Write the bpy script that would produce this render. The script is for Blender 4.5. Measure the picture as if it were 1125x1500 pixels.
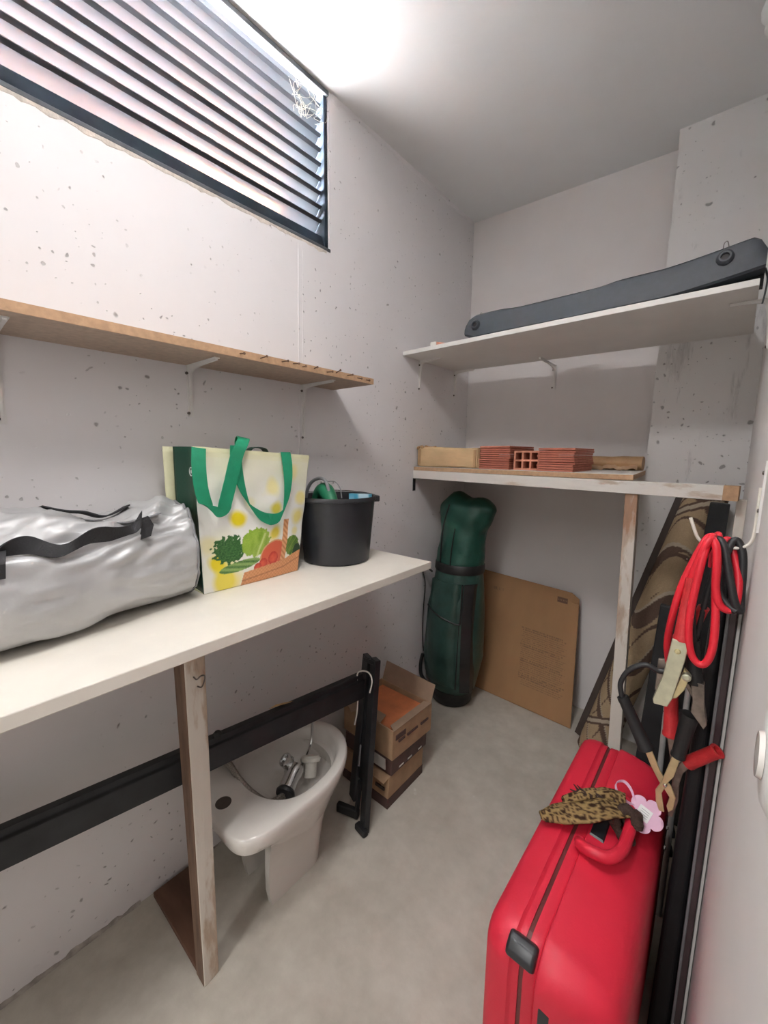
import bpy, bmesh, math, random
from mathutils import Vector, Matrix, noise
random.seed(7)
for o in list(bpy.data.objects): bpy.data.objects.remove(o)
S = bpy.context.scene
COL = S.collection
PI = math.pi

# ------------------------------------------------------------------ camera
cd = bpy.data.cameras.new('camera'); cam = bpy.data.objects.new('camera', cd); COL.objects.link(cam)
cd.sensor_fit = 'VERTICAL'; cd.sensor_height = 36.0; cd.sensor_width = 27.0
cd.lens = 591.2/1500*36.0
cd.clip_start = 0.005; cd.clip_end = 200
def _cam():
    yaw, pitch, roll = math.radians(-40.5506), math.radians(8.2010), math.radians(-0.5718)
    c, s = math.cos, math.sin
    f = Vector((s(yaw)*c(pitch), c(yaw)*c(pitch), -s(pitch)))
    r = Vector((c(yaw), -s(yaw), 0)); d = f.cross(r)
    r2 = r*c(roll) + d*s(roll); d2 = d*c(roll) - r*s(roll)
    up = -d2
    m = Matrix(((r2.x, up.x, -f.x, 1.2255), (r2.y, up.y, -f.y, 0.0), (r2.z, up.z, -f.z, 1.35), (0, 0, 0, 1)))
    cam.matrix_world = m
_cam()
S.camera = cam

# ------------------------------------------------------------------ world, sun, exposure
W = bpy.data.worlds.new('world'); S.world = W; W.use_nodes = True
bg = W.node_tree.nodes['Background']
bg.inputs[0].default_value = (0.80, 0.90, 1.0, 1); bg.inputs[1].default_value = 5.0
sl = bpy.data.lights.new('sun', 'SUN'); sl.energy = 9000.0; sl.angle = 0.05; sl.color = (0.96, 0.985, 1.0)
sun = bpy.data.objects.new('sun', sl); COL.objects.link(sun)
sun.rotation_euler = Vector((0.04, -0.42, 0.90)).to_track_quat('Z', 'Y').to_euler()
def area(name, loc, rot, sx, sy, energy, col=(1, 1, 1), portal=False):
    l = bpy.data.lights.new(name, 'AREA'); l.shape = 'RECTANGLE'; l.size = sx; l.size_y = sy
    l.energy = energy; l.color = col
    o = bpy.data.objects.new(name, l); COL.objects.link(o); o.location = loc; o.rotation_euler = rot
    if portal: l.cycles.is_portal = True
    return o
area('window_portal', (-0.30, 0.20, 2.37), (0, -PI/2, 0), 0.56, 1.85, 1, portal=True)
S.cycles.caustics_refractive = False; S.cycles.caustics_reflective = False
S.view_settings.view_transform = 'Standard'; S.view_settings.look = 'None'
S.view_settings.gamma = 1.0; S.view_settings.use_curve_mapping = False
S.view_settings.exposure = 1.64

# ------------------------------------------------------------------ materials
def nt(name):
    m = bpy.data.materials.new(name); m.use_nodes = True
    t = m.node_tree; b = t.nodes['Principled BSDF']
    return m, t, b
def N(t, typ, **kw):
    n = t.nodes.new(typ)
    for k, v in kw.items():
        if hasattr(n, k): setattr(n, k, v)
    return n
def ramp(t, fac, stops):
    r = t.nodes.new('ShaderNodeValToRGB'); e = r.color_ramp.elements
    while len(e) < len(stops): e.new(0.5)
    for i, (p, c) in enumerate(stops):
        e[i].position = p; e[i].color = tuple(c)+(1,) if len(c) == 3 else c
    t.links.new(fac, r.inputs[0]); return r.outputs[0]
def coords(t, scale=(1, 1, 1), kind='Object'):
    tc = t.nodes.new('ShaderNodeTexCoord'); mp = t.nodes.new('ShaderNodeMapping')
    mp.inputs['Scale'].default_value = scale
    t.links.new(tc.outputs[kind], mp.inputs[0]); return mp.outputs[0]
def tex_noise(t, vec, scale, detail=4, rough=0.55):
    n = t.nodes.new('ShaderNodeTexNoise'); n.inputs['Scale'].default_value = scale
    n.inputs['Detail'].default_value = detail; n.inputs['Roughness'].default_value = rough
    t.links.new(vec, n.inputs['Vector']); return n.outputs['Fac']
def mth(t, op, a, b=None, clamp=False):
    n = t.nodes.new('ShaderNodeMath'); n.operation = op; n.use_clamp = clamp
    for i, v in enumerate((a, b)):
        if v is None: continue
        if isinstance(v, (int, float)): n.inputs[i].default_value = v
        else: t.links.new(v, n.inputs[i])
    return n.outputs[0]
def mixc(t, fac, a, b, mode='MIX'):
    n = t.nodes.new('ShaderNodeMix'); n.data_type = 'RGBA'; n.blend_type = mode
    for i, v in ((0, fac), (6, a), (7, b)):
        if isinstance(v, (int, float)): n.inputs[i].default_value = v
        elif isinstance(v, tuple): n.inputs[i].default_value = v if len(v) == 4 else v+(1,)
        else: t.links.new(v, n.inputs[i])
    return n.outputs[2]
def bump(t, b, h, strength=0.3, dist=0.01):
    n = t.nodes.new('ShaderNodeBump'); n.inputs['Strength'].default_value = strength
    n.inputs['Distance'].default_value = dist
    t.links.new(h, n.inputs['Height']); t.links.new(n.outputs[0], b.inputs['Normal'])
def simple(name, col, rough=0.5, metal=0.0, var=0.12, scale=20, bmp=0.0, bscale=None, stretch=(1, 1, 1), spec=0.5, coat=0.0, sheen=0.0):
    m, t, b = nt(name)
    v = coords(t, stretch)
    f = tex_noise(t, v, scale)
    lo = tuple(max(0, c*(1-var)) for c in col); hi = tuple(min(1, c*(1+var)) for c in col)
    c = ramp(t, f, [(0.3, lo), (0.7, hi)])
    t.links.new(c, b.inputs['Base Color'])
    b.inputs['Roughness'].default_value = rough; b.inputs['Metallic'].default_value = metal
    b.inputs['Specular IOR Level'].default_value = spec
    b.inputs['Coat Weight'].default_value = coat
    b.inputs['Sheen Weight'].default_value = sheen
    if bmp: bump(t, b, tex_noise(t, v, bscale or scale*3), bmp, 0.01)
    return m
def attr_mat(name, rough=0.5, var=0.08, scale=60, bmp=0.0, spec=0.4, coat=0.0, stretch=(1, 1, 1)):
    m, t, b = nt(name)
    a = t.nodes.new('ShaderNodeAttribute'); a.attribute_name = 'print'
    v = coords(t, stretch)
    f = tex_noise(t, v, scale)
    g = ramp(t, f, [(0.3, (1-var,)*3), (0.7, (1, 1, 1))])
    t.links.new(mixc(t, 1.0, a.outputs['Color'], g, 'MULTIPLY'), b.inputs['Base Color'])
    b.inputs['Roughness'].default_value = rough; b.inputs['Specular IOR Level'].default_value = spec
    b.inputs['Coat Weight'].default_value = coat
    if bmp: bump(t, b, tex_noise(t, v, scale*2), bmp, 0.005)
    return m
def concrete_wall(name, base, dens=0.62, scale=11.0, streak=0.0, stretch=(1, 1, 1), rough_amp=0.25, pit=(0.30, 0.285, 0.28), plane='yz'):
    """painted cast concrete: soft mottling, blow holes of several sizes, faint board marks"""
    m, t, b = nt(name)
    v = coords(t, stretch)
    n1 = tex_noise(t, v, 2.2, 5); n2 = tex_noise(t, v, 9.0, 6)
    col = mixc(t, 0.5, ramp(t, n1, [(0.3, tuple(c*0.955 for c in base)), (0.7, base)]),
               ramp(t, n2, [(0.3, tuple(c*0.965 for c in base)), (0.7, base)]))
    warp = t.nodes.new('ShaderNodeVectorMath'); warp.operation = 'ADD'
    nz = t.nodes.new('ShaderNodeTexNoise'); nz.inputs['Scale'].default_value = 22
    t.links.new(v, nz.inputs['Vector'])
    sc = t.nodes.new('ShaderNodeVectorMath'); sc.operation = 'SCALE'; sc.inputs['Scale'].default_value = 0.035
    t.links.new(nz.outputs['Color'], sc.inputs[0])
    sx = t.nodes.new('ShaderNodeSeparateXYZ'); t.links.new(v, sx.inputs[0])
    cx = t.nodes.new('ShaderNodeCombineXYZ')
    t.links.new(sx.outputs['Y' if plane == 'yz' else 'X'], cx.inputs[0]); t.links.new(sx.outputs['Z'], cx.inputs[1])
    t.links.new(cx.outputs[0], warp.inputs[0]); t.links.new(sc.outputs[0], warp.inputs[1])
    hole = None
    clump = ramp(t, tex_noise(t, v, 3.1, 2), [(0.42, (0, 0, 0)), (0.62, (1, 1, 1))])
    for s, th, amp in ((scale, dens+0.04, 0.30), (scale*2.6, dens-0.08, 0.34)):
        vo = t.nodes.new('ShaderNodeTexVoronoi'); vo.voronoi_dimensions = '2D'; vo.inputs['Scale'].default_value = s
        t.links.new(warp.outputs[0], vo.inputs['Vector'])
        sep = t.nodes.new('ShaderNodeSeparateColor'); t.links.new(vo.outputs['Color'], sep.inputs[0])
        r = mth(t, 'MULTIPLY', mth(t, 'SUBTRACT', sep.outputs[0], th, True), amp)
        h = mth(t, 'MULTIPLY', mth(t, 'SUBTRACT', r, vo.outputs['Distance'], True), 22.0, True)
        if s > scale: h = mth(t, 'MULTIPLY', h, clump)
        hole = h if hole is None else mth(t, 'MAXIMUM', hole, h)
    col = mixc(t, mth(t, 'MULTIPLY', hole, 0.8), col, pit)
    hgt = mth(t, 'SUBTRACT', mth(t, 'MULTIPLY', n2, rough_amp), hole)
    if streak:
        v2 = coords(t, (1.0, 1.0, 0.16))
        st = ramp(t, tex_noise(t, v2, 16.0, 5, 0.7), [(0.60, (0, 0, 0)), (0.70, (1, 1, 1))])
        col = mixc(t, mth(t, 'MULTIPLY', st, streak), col, tuple(c*0.62 for c in base))
        hgt = mth(t, 'SUBTRACT', hgt, st)
    t.links.new(col, b.inputs['Base Color'])
    b.inputs['Roughness'].default_value = 0.75; b.inputs['Specular IOR Level'].default_value = 0.25
    bump(t, b, hgt, 0.55, 0.006)
    return m
def wood(name, c1, c2, axis='x', scale=9, rough=0.6, bmp=0.15):
    m, t, b = nt(name)
    st = {'x': (0.12, 1, 1), 'y': (1, 0.12, 1), 'z': (1, 1, 0.12)}[axis]
    v = coords(t, st)
    f = tex_noise(t, v, scale*4, 8, 0.65)
    t.links.new(ramp(t, f, [(0.3, c1), (0.7, c2)]), b.inputs['Base Color'])
    b.inputs['Roughness'].default_value = rough
    bump(t, b, f, bmp, 0.004)
    return m
def painted_wood(name, paint, bare, axis='z', amount=0.5, scale=9):
    """white paint worn through to the timber in patches"""
    m, t, b = nt(name)
    st = {'x': (0.25, 1, 1), 'y': (1, 0.25, 1), 'z': (1, 1, 0.25)}[axis]
    v = coords(t, st)
    f = tex_noise(t, v, scale, 6, 0.6)
    g = tex_noise(t, v, scale*6, 6, 0.6)
    bare_c = ramp(t, g, [(0.3, tuple(c*0.75 for c in bare)), (0.7, bare)])
    k = ramp(t, f, [(amount, (0, 0, 0)), (amount+0.06, (1, 1, 1))])
    edge = ramp(t, f, [(amount-0.05, (1, 1, 1)), (amount, (0.72, 0.6, 0.5)), (amount+0.05, (1, 1, 1))])
    pc = ramp(t, g, [(0.2, tuple(c*0.93 for c in paint)), (0.7, paint)])
    c = mixc(t, k, pc, bare_c)
    t.links.new(mixc(t, 1.0, c, edge, 'MULTIPLY'), b.inputs['Base Color'])
    b.inputs['Roughness'].default_value = 0.55
    bump(t, b, mth(t, 'SUBTRACT', g, k), 0.2, 0.003)
    return m

M = {}
M['wall'] = concrete_wall('painted_concrete', (0.80, 0.775, 0.78), 0.64, 15.0)
M['wall_rough'] = concrete_wall('rough_painted_concrete', (0.80, 0.785, 0.775), 0.55, 14.0, 0.6, rough_amp=0.5, plane='xz')
M['plaster'] = simple('smooth_plaster', (0.80, 0.765, 0.755), 0.8, var=0.03, scale=3, bmp=0.05, bscale=40, spec=0.2)
M['ceiling'] = simple('ceiling_paint', (0.79, 0.785, 0.78), 0.85, var=0.03, scale=2, bmp=0.06, bscale=30, spec=0.2)
M['right'] = simple('right_wall_paint', (0.80, 0.77, 0.755), 0.8, var=0.03, scale=4, bmp=0.12, bscale=14, spec=0.2)
def floor_mat():
    m, t, b = nt('worn_cement_floor')
    v = coords(t)
    a = tex_noise(t, v, 2.3, 6, 0.6); c = tex_noise(t, v, 12, 8, 0.65); d = tex_noise(t, v, 60, 3)
    col = ramp(t, a, [(0.28, (0.40, 0.36, 0.305)), (0.5, (0.53, 0.49, 0.425)), (0.72, (0.62, 0.58, 0.51))])
    col = mixc(t, 0.55, col, ramp(t, c, [(0.3, (0.40, 0.365, 0.31)), (0.7, (0.64, 0.60, 0.53))]))
    rust = ramp(t, tex_noise(t, v, 1.6, 3), [(0.62, (0, 0, 0)), (0.8, (1, 1, 1))])
    col = mixc(t, mth(t, 'MULTIPLY', rust, 0.5), col, (0.47, 0.33, 0.235))
    vo = t.nodes.new('ShaderNodeTexVoronoi'); vo.inputs['Scale'].default_value = 5.0
    wv = t.nodes.new('ShaderNodeVectorMath'); wv.operation = 'ADD'
    nz = t.nodes.new('ShaderNodeTexNoise'); nz.inputs['Scale'].default_value = 30
    t.links.new(v, nz.inputs['Vector'])
    s = t.nodes.new('ShaderNodeVectorMath'); s.operation = 'SCALE'; s.inputs['Scale'].default_value = 0.06
    t.links.new(nz.outputs['Color'], s.inputs[0]); t.links.new(v, wv.inputs[0]); t.links.new(s.outputs[0], wv.inputs[1])
    t.links.new(wv.outputs[0], vo.inputs['Vector'])
    sep = t.nodes.new('ShaderNodeSeparateColor'); t.links.new(vo.outputs['Color'], sep.inputs[0])
    r = mth(t, 'MULTIPLY', mth(t, 'SUBTRACT', sep.outputs[0], 0.5, True), 0.22)
    sp = mth(t, 'MULTIPLY', mth(t, 'SUBTRACT', r, vo.outputs['Distance'], True), 30, True)
    col = mixc(t, mth(t, 'MULTIPLY', sp, 0.6), col, (0.72, 0.70, 0.67))
    t.links.new(col, b.inputs['Base Color'])
    b.inputs['Roughness'].default_value = 0.62; b.inputs['Specular IOR Level'].default_value = 0.3
    bump(t, b, mth(t, 'ADD', c, mth(t, 'MULTIPLY', d, 0.3)), 0.18, 0.006)
    return m
M['floor'] = floor_mat()
M['white_paint'] = simple('white_paint', (0.80, 0.775, 0.73), 0.45, var=0.05, scale=8, bmp=0.06, bscale=30)
M['shelf_white'] = simple('white_shelf_paint', (0.80, 0.785, 0.755), 0.4, var=0.04, scale=5, bmp=0.03, bscale=30)
M['bench'] = simple('bench_paint', (0.80, 0.755, 0.675), 0.45, var=0.05, scale=7, bmp=0.05, bscale=40)
M['chip'] = simple('chipboard', (0.50, 0.315, 0.185), 0.7, var=0.14, scale=70, bmp=0.1, bscale=160)
M['chip_face'] = simple('chipboard_face', (0.50, 0.385, 0.30), 0.7, var=0.12, scale=60, bmp=0.1, bscale=100)
M['bracket'] = simple('bracket_enamel', (0.78, 0.76, 0.74), 0.35, var=0.05)
M['screw'] = simple('screw_steel', (0.16, 0.14, 0.13), 0.4, 0.8)
M['rust'] = simple('rusty_nail', (0.20, 0.12, 0.08), 0.7, 0.5, var=0.3)
M['black_metal'] = simple('black_frame_metal', (0.022, 0.024, 0.028), 0.38, 0.3, var=0.3, scale=15)
M['frame'] = simple('window_frame_metal', (0.009, 0.012, 0.017), 0.85, 0.0, var=0.4, scale=12, spec=0.08)
M['frame_grey'] = simple('window_frame_grey', (0.10, 0.105, 0.112), 0.8, 0.0, var=0.3, scale=9, spec=0.1)
M['slat_metal'] = simple('slat_edge_metal', (0.055, 0.058, 0.068), 0.45, 0.3, var=0.3, scale=8)
M['black_plastic'] = simple('black_plastic', (0.020, 0.021, 0.025), 0.38, var=0.1, scale=30)
M['bumper'] = simple('dark_slate_plastic', (0.040, 0.047, 0.058), 0.5, var=0.08, scale=60, bmp=0.03, bscale=200)
M['rubber'] = simple('black_rubber', (0.014, 0.014, 0.015), 0.55)
M['ceramic'] = simple('white_ceramic', (0.74, 0.705, 0.665), 0.18, var=0.02, coat=0.4)
M['ceramic_raw'] = simple('unglazed_edge', (0.58, 0.56, 0.51), 0.7)
M['chrome'] = simple('chrome', (0.62, 0.62, 0.62), 0.18, 1.0, var=0.05)
M['hose'] = simple('braided_hose', (0.30, 0.27, 0.24), 0.4, 0.7, var=0.4, scale=300, bmp=0.3, bscale=400)
M['nylon'] = simple('white_nylon', (0.76, 0.73, 0.67), 0.5)
M['red_case'] = simple('red_shell', (0.60, 0.016, 0.042), 0.48, var=0.06, scale=6, bmp=0.06, bscale=260)
M['red_dark'] = simple('dark_red_gasket', (0.13, 0.022, 0.022), 0.5)
M['black_soft'] = simple('black_webbing', (0.016, 0.016, 0.019), 0.7, bmp=0.2, bscale=300)
def silver():
    m, t, b = nt('silver_fabric')
    v = coords(t); n = tex_noise(t, v, 5, 5)
    t.links.new(ramp(t, n, [(0.3, (0.47, 0.47, 0.475)), (0.7, (0.56, 0.56, 0.565))]), b.inputs['Base Color'])
    b.inputs['Roughness'].default_value = 0.44; b.inputs['Metallic'].default_value = 0.25
    w = tex_noise(t, v, 9, 3); w2 = tex_noise(t, v, 26, 4, 0.6)
    rd = mth(t, 'ABSOLUTE', mth(t, 'SUBTRACT', w2, 0.5))
    bump(t, b, mth(t, 'ADD', w, mth(t, 'MULTIPLY', rd, -0.30)), 0.20, 0.012)
    return m
M['silver'] = silver()
M['green_strap'] = simple('green_webbing', (0.006, 0.24, 0.115), 0.55, var=0.12, scale=30, bmp=0.1, bscale=220)
M['green_dark'] = simple('dark_green_laminate', (0.004, 0.045, 0.026), 0.40, var=0.15, scale=8, bmp=0.15, bscale=18)
M['bag_print'] = attr_mat('printed_laminate', 0.32, 0.05, 12, 0.18, coat=0.15)
M['bag_pale'] = simple('pale_yellow_laminate', (0.78, 0.76, 0.50), 0.4, var=0.12, scale=9, bmp=0.12, bscale=14)
M['emblem'] = simple('white_print', (0.75, 0.76, 0.74), 0.5)
M['tool_green'] = simple('green_tool_shell', (0.015, 0.16, 0.075), 0.4, var=0.1)
M['tool_grey'] = simple('grey_tool_part', (0.22, 0.22, 0.23), 0.45)
M['packet'] = attr_mat('blue_packet', 0.35, 0.1, 30, 0.2)
M['golf'] = simple('green_golf_vinyl', (0.028, 0.072, 0.060), 0.34, var=0.28, scale=9, bmp=0.25, bscale=24)
M['golf_hood'] = simple('green_golf_hood', (0.013, 0.070, 0.050), 0.42, var=0.2, scale=14, bmp=0.3, bscale=28)
M['golf_black'] = simple('golf_black_trim', (0.012, 0.012, 0.013), 0.45)
M['card'] = attr_mat('cardboard_printed', 0.75, 0.10, 14, 0.1, stretch=(1, 1, 0.3))
M['cardboard'] = simple('cardboard', (0.40, 0.255, 0.15), 0.75, var=0.18, scale=14, bmp=0.1, bscale=60)
M['cardboard_dark'] = simple('dark_printed_cardboard', (0.085, 0.045, 0.040), 0.6, var=0.25, scale=20)
M['cardboard_in'] = simple('cardboard_inside', (0.33, 0.225, 0.155), 0.75, var=0.15, scale=12)
M['label'] = simple('paper_label', (0.62, 0.60, 0.56), 0.6)
M['ink'] = simple('dark_ink', (0.07, 0.055, 0.045), 0.7)
M['kraft'] = simple('kraft_paper', (0.45, 0.27, 0.135), 0.6, var=0.15, scale=18, bmp=0.3, bscale=40)
M['parcel'] = simple('taped_parcel_paper', (0.62, 0.43, 0.235), 0.4, var=0.2, scale=16, bmp=0.35, bscale=35, stretch=(0.4, 1, 1))
M['terracotta'] = simple('terracotta', (0.42, 0.135, 0.085), 0.75, var=0.14, scale=25, bmp=0.1, bscale=120)
M['terracotta_b'] = simple('hollow_brick_clay', (0.60, 0.25, 0.165), 0.8, var=0.14, scale=30, bmp=0.15, bscale=90)
M['tile_orange'] = simple('orange_floor_tile', (0.62, 0.195, 0.075), 0.7, var=0.16, scale=18, bmp=0.06, bscale=60)
M['carpet'] = attr_mat('patterned_carpet', 0.95, 0.16, 220, 0.4, spec=0.1)
M['dark_wood'] = simple('dark_plank', (0.060, 0.042, 0.035), 0.6, var=0.25, stretch=(1, 1, 0.2))
M['navy'] = simple('navy_rod', (0.010, 0.014, 0.028), 0.5)
M['cable_red'] = simple('red_cable', (0.68, 0.018, 0.035), 0.4, var=0.06)
M['cable_black'] = simple('black_cable', (0.022, 0.022, 0.024), 0.42)
M['grip_red'] = simple('red_grip', (0.52, 0.025, 0.03), 0.5, var=0.12, scale=40, bmp=0.15, bscale=150)
M['zinc'] = simple('yellow_zinc', (0.66, 0.58, 0.33), 0.36, 0.6, var=0.2, scale=30)
M['zinc_pale'] = simple('pale_zinc', (0.60, 0.60, 0.46), 0.32, 0.8, var=0.2, scale=30)
M['steel_old'] = simple('tarnished_steel', (0.26, 0.22, 0.19), 0.45, 0.8, var=0.35, scale=40)
M['ivory_wire'] = simple('ivory_wire', (0.78, 0.74, 0.66), 0.4)
M['slab'] = simple('black_slab', (0.010, 0.011, 0.013), 0.55, var=0.3)
M['brown_edge'] = simple('brown_edge', (0.055, 0.034, 0.038), 0.35, var=0.2, coat=0.2)
M['pale_tube'] = simple('pale_tube', (0.50, 0.50, 0.485), 0.4, 0.2)
M['pink'] = simple('pink_tag', (0.74, 0.45, 0.60), 0.5, var=0.05)
M['paper'] = simple('white_paper', (0.80, 0.79, 0.78), 0.6, var=0.03)
M['leopard'] = attr_mat('leopard_cloth', 0.85, 0.25, 160, 0.4, spec=0.15)
M['fringe'] = simple('dark_fringe', (0.055, 0.030, 0.022), 0.9, bmp=0.5, bscale=300)
M['cobweb'] = simple('dusty_cobweb', (0.62, 0.58, 0.48), 0.9)
M['plank_red'] = simple('red_brown_plank', (0.12, 0.060, 0.038), 0.75, var=0.5, scale=10, bmp=0.1, stretch=(0.3, 1, 1))
M['leg_wood'] = painted_wood('peeling_leg_paint', (0.74, 0.69, 0.61), (0.34, 0.19, 0.10), 'z', 0.505, 8)
M['leg_side'] = wood('leg_bare_side', (0.10, 0.055, 0.035), (0.27, 0.165, 0.11), 'z')
M['post_wood'] = painted_wood('peeling_post_paint', (0.74, 0.68, 0.61), (0.46, 0.27, 0.17), 'z', 0.55, 9)
M['beam_wood'] = painted_wood('peeling_beam_paint', (0.80, 0.76, 0.71), (0.55, 0.36, 0.24), 'x', 0.60, 10)
M['grey_rag'] = simple('grey_board', (0.22, 0.215, 0.215), 0.7)
M['grout'] = simple('chipped_plaster', (0.36, 0.325, 0.295), 0.9, var=0.4, scale=30, bmp=0.5, bscale=50)
M['grout_pale'] = simple('pale_chipped_plaster', (0.66, 0.60, 0.54), 0.9, var=0.2, scale=40, bmp=0.5, bscale=60)
M['hall'] = simple('hall_paint', (0.8, 0.79, 0.77), 0.8, var=0.02)
M['ground'] = simple('outside_paving', (0.60, 0.61, 0.62), 0.9, var=0.1)
M['outbrick'] = simple('outside_brick', (0.62, 0.23, 0.10), 0.9, var=0.2)
def louvre_glass():
    m, t, b = nt('dusty_louvre_glass')
    for n in list(t.nodes):
        if n.type == 'BSDF_PRINCIPLED': t.nodes.remove(n)
    out = [n for n in t.nodes if n.type == 'OUTPUT_MATERIAL'][0]
    v = coords(t, (1, 0.4, 1)); f = tex_noise(t, v, 5, 2)
    c = ramp(t, f, [(0.3, (0.42, 0.44, 0.46)), (0.7, (0.56, 0.57, 0.58))])
    tr = t.nodes.new('ShaderNodeBsdfTranslucent'); t.links.new(mixc(t, 1.0, c, (0.36, 0.37, 0.39), 'MULTIPLY'), tr.inputs[0])
    rf = t.nodes.new('ShaderNodeBsdfRefraction'); rf.inputs['Roughness'].default_value = 0.5; rf.inputs['IOR'].default_value = 1.08
    t.links.new(c, rf.inputs[0])
    gl = t.nodes.new('ShaderNodeBsdfGlossy'); gl.inputs['Roughness'].default_value = 0.25
    m1 = t.nodes.new('ShaderNodeMixShader'); m1.inputs[0].default_value = 0.16
    t.links.new(tr.outputs[0], m1.inputs[1]); t.links.new(rf.outputs[0], m1.inputs[2])
    m2 = t.nodes.new('ShaderNodeMixShader'); m2.inputs[0].default_value = 0.08
    t.links.new(m1.outputs[0], m2.inputs[1]); t.links.new(gl.outputs[0], m2.inputs[2])
    t.links.new(m2.outputs[0], out.inputs[0])
    return m
M['louvre'] = louvre_glass()

# ------------------------------------------------------------------ mesh helpers (all in world metres)
ORG = {}
def V(*a): return Vector(a)
def box(bm, x0, x1, y0, y1, z0, z1):
    vs = [bm.verts.new((x, y, z)) for z in (z0, z1) for y in (y0, y1) for x in (x0, x1)]
    for f in ((0, 2, 3, 1), (4, 5, 7, 6), (0, 1, 5, 4), (2, 6, 7, 3), (0, 4, 6, 2), (1, 3, 7, 5)):
        bm.faces.new([vs[i] for i in f])
def hexa(bm, p):
    """eight corners: bottom 0..3 counter-clockwise, top 4..7"""
    vs = [bm.verts.new(q) for q in p]
    for f in ((3, 2, 1, 0), (4, 5, 6, 7), (0, 1, 5, 4), (1, 2, 6, 5), (2, 3, 7, 6), (3, 0, 4, 7)):
        bm.faces.new([vs[i] for i in f])
def obox(bm, c, ax, ay, az, hx, hy, hz):
    c = Vector(c); ax, ay, az = (Vector(a).normalized() for a in (ax, ay, az))
    q = []
    for sz in (-1, 1):
        for sx, sy in ((-1, -1), (1, -1), (1, 1), (-1, 1)):
            q.append(c + ax*hx*sx + ay*hy*sy + az*hz*sz)
    hexa(bm, q)
def bar(bm, a, b, w, h, side=(1, 0, 0)):
    a, b = Vector(a), Vector(b); d = (b-a).normalized(); s = Vector(side); s = (s - d*s.dot(d)).normalized()
    u = d.cross(s)
    obox(bm, (a+b)/2, s, u, d, w/2, h/2, (b-a).length/2)
def spline(pts, n=8, closed=False):
    pts = [Vector(p) for p in pts]; out = []
    m = len(pts); rng = range(m if closed else m-1)
    for i in rng:
        if closed: p0, p1, p2, p3 = pts[i-1], pts[i], pts[(i+1) % m], pts[(i+2) % m]
        else: p0, p1, p2, p3 = pts[max(i-1, 0)], pts[i], pts[i+1], pts[min(i+2, m-1)]
        for k in range(n):
            t = k/n; t2 = t*t; t3 = t2*t
            out.append(0.5*((2*p1)+(-p0+p2)*t+(2*p0-5*p1+4*p2-p3)*t2+(-p0+3*p1-3*p2+p3)*t3))
    if not closed: out.append(pts[-1])
    return out
def tube(bm, pts, r, seg=10, closed=False, cap=True):
    pts = [Vector(p) for p in pts]; n = len(pts)
    rr = r if isinstance(r, (list, tuple)) else [r]*n
    rings = []; nrm = None
    for i, p in enumerate(pts):
        a = pts[i-1] if (i > 0 or closed) else p; b = pts[(i+1) % n] if (i < n-1 or closed) else p
        d = (b-a)
        d = d.normalized() if d.length > 1e-9 else Vector((0, 0, 1))
        if nrm is None:
            nrm = d.orthogonal().normalized()
        nrm = (nrm - d*nrm.dot(d))
        nrm = nrm.normalized() if nrm.length > 1e-6 else d.orthogonal().normalized()
        bn = d.cross(nrm)
        rings.append([bm.verts.new(p + (nrm*math.cos(2*PI*k/seg)+bn*math.sin(2*PI*k/seg))*rr[i]) for k in range(seg)])
    for i in range(n if closed else n-1):
        A, B = rings[i], rings[(i+1) % n]
        for k in range(seg):
            bm.faces.new((A[k], A[(k+1) % seg], B[(k+1) % seg], B[k]))
    if cap and not closed:
        bm.faces.new(list(reversed(rings[0]))); bm.faces.new(rings[-1])
def loft(bm, rings, cap0=True, cap1=True, closed=True):
    R = [[bm.verts.new(p) for p in r] for r in rings]; n = len(R[0])
    for A, B in zip(R, R[1:]):
        for k in range(n if closed else n-1):
            bm.faces.new((A[k], A[(k+1) % n], B[(k+1) % n], B[k]))
    if cap0: bm.faces.new(list(reversed(R[0])))
    if cap1: bm.faces.new(R[-1])
    return R
def lathe(bm, prof, c, axis=(0, 0, 1), seg=40, cap0=True, cap1=True):
    """prof: (radius, height along axis)"""
    c = Vector(c); ax = Vector(axis).normalized(); u = ax.orthogonal().normalized(); w = ax.cross(u)
    loft(bm, [[c + ax*h + (u*math.cos(2*PI*k/seg)+w*math.sin(2*PI*k/seg))*max(r, 1e-4) for k in range(seg)] for r, h in prof], cap0, cap1)
def ribbon(bm, pts, wid, th):
    """flat strap: pts centre line, wid a width vector (or one per point), th thickness"""
    pts = [Vector(p) for p in pts]; n = len(pts); rings = []
    for i, p in enumerate(pts):
        d = (pts[min(i+1, n-1)]-pts[max(i-1, 0)])
        d = d.normalized() if d.length > 1e-9 else Vector((0, 0, 1))
        w = Vector(wid[i] if isinstance(wid[0], (tuple, list, Vector)) else wid)
        nn = d.cross(w)
        nn = nn.normalized()*th/2 if nn.length > 1e-9 else Vector((th/2, 0, 0))
        rings.append([p-w/2-nn, p+w/2-nn, p+w/2+nn, p-w/2+nn])
    loft(bm, rings)
def rrect(hx, hy, r, seg=5):
    out = []
    for cx, cy, a0 in ((hx-r, hy-r, 0), (-hx+r, hy-r, PI/2), (-hx+r, -hy+r, PI), (hx-r, -hy+r, 1.5*PI)):
        for k in range(seg+1):
            a = a0 + PI/2*k/seg; out.append((cx+r*math.cos(a), cy+r*math.sin(a)))
    return out
def prism(bm, poly, d, ):
    """extrude a polygon of 3-D points by vector d"""
    d = Vector(d); A = [bm.verts.new(Vector(p)) for p in poly]; B = [bm.verts.new(Vector(p)+d) for p in poly]
    n = len(A)
    bm.faces.new(list(reversed(A))); bm.faces.new(B)
    for k in range(n): bm.faces.new((A[k], A[(k+1) % n], B[(k+1) % n], B[k]))
def NB(): return bmesh.new()
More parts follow.
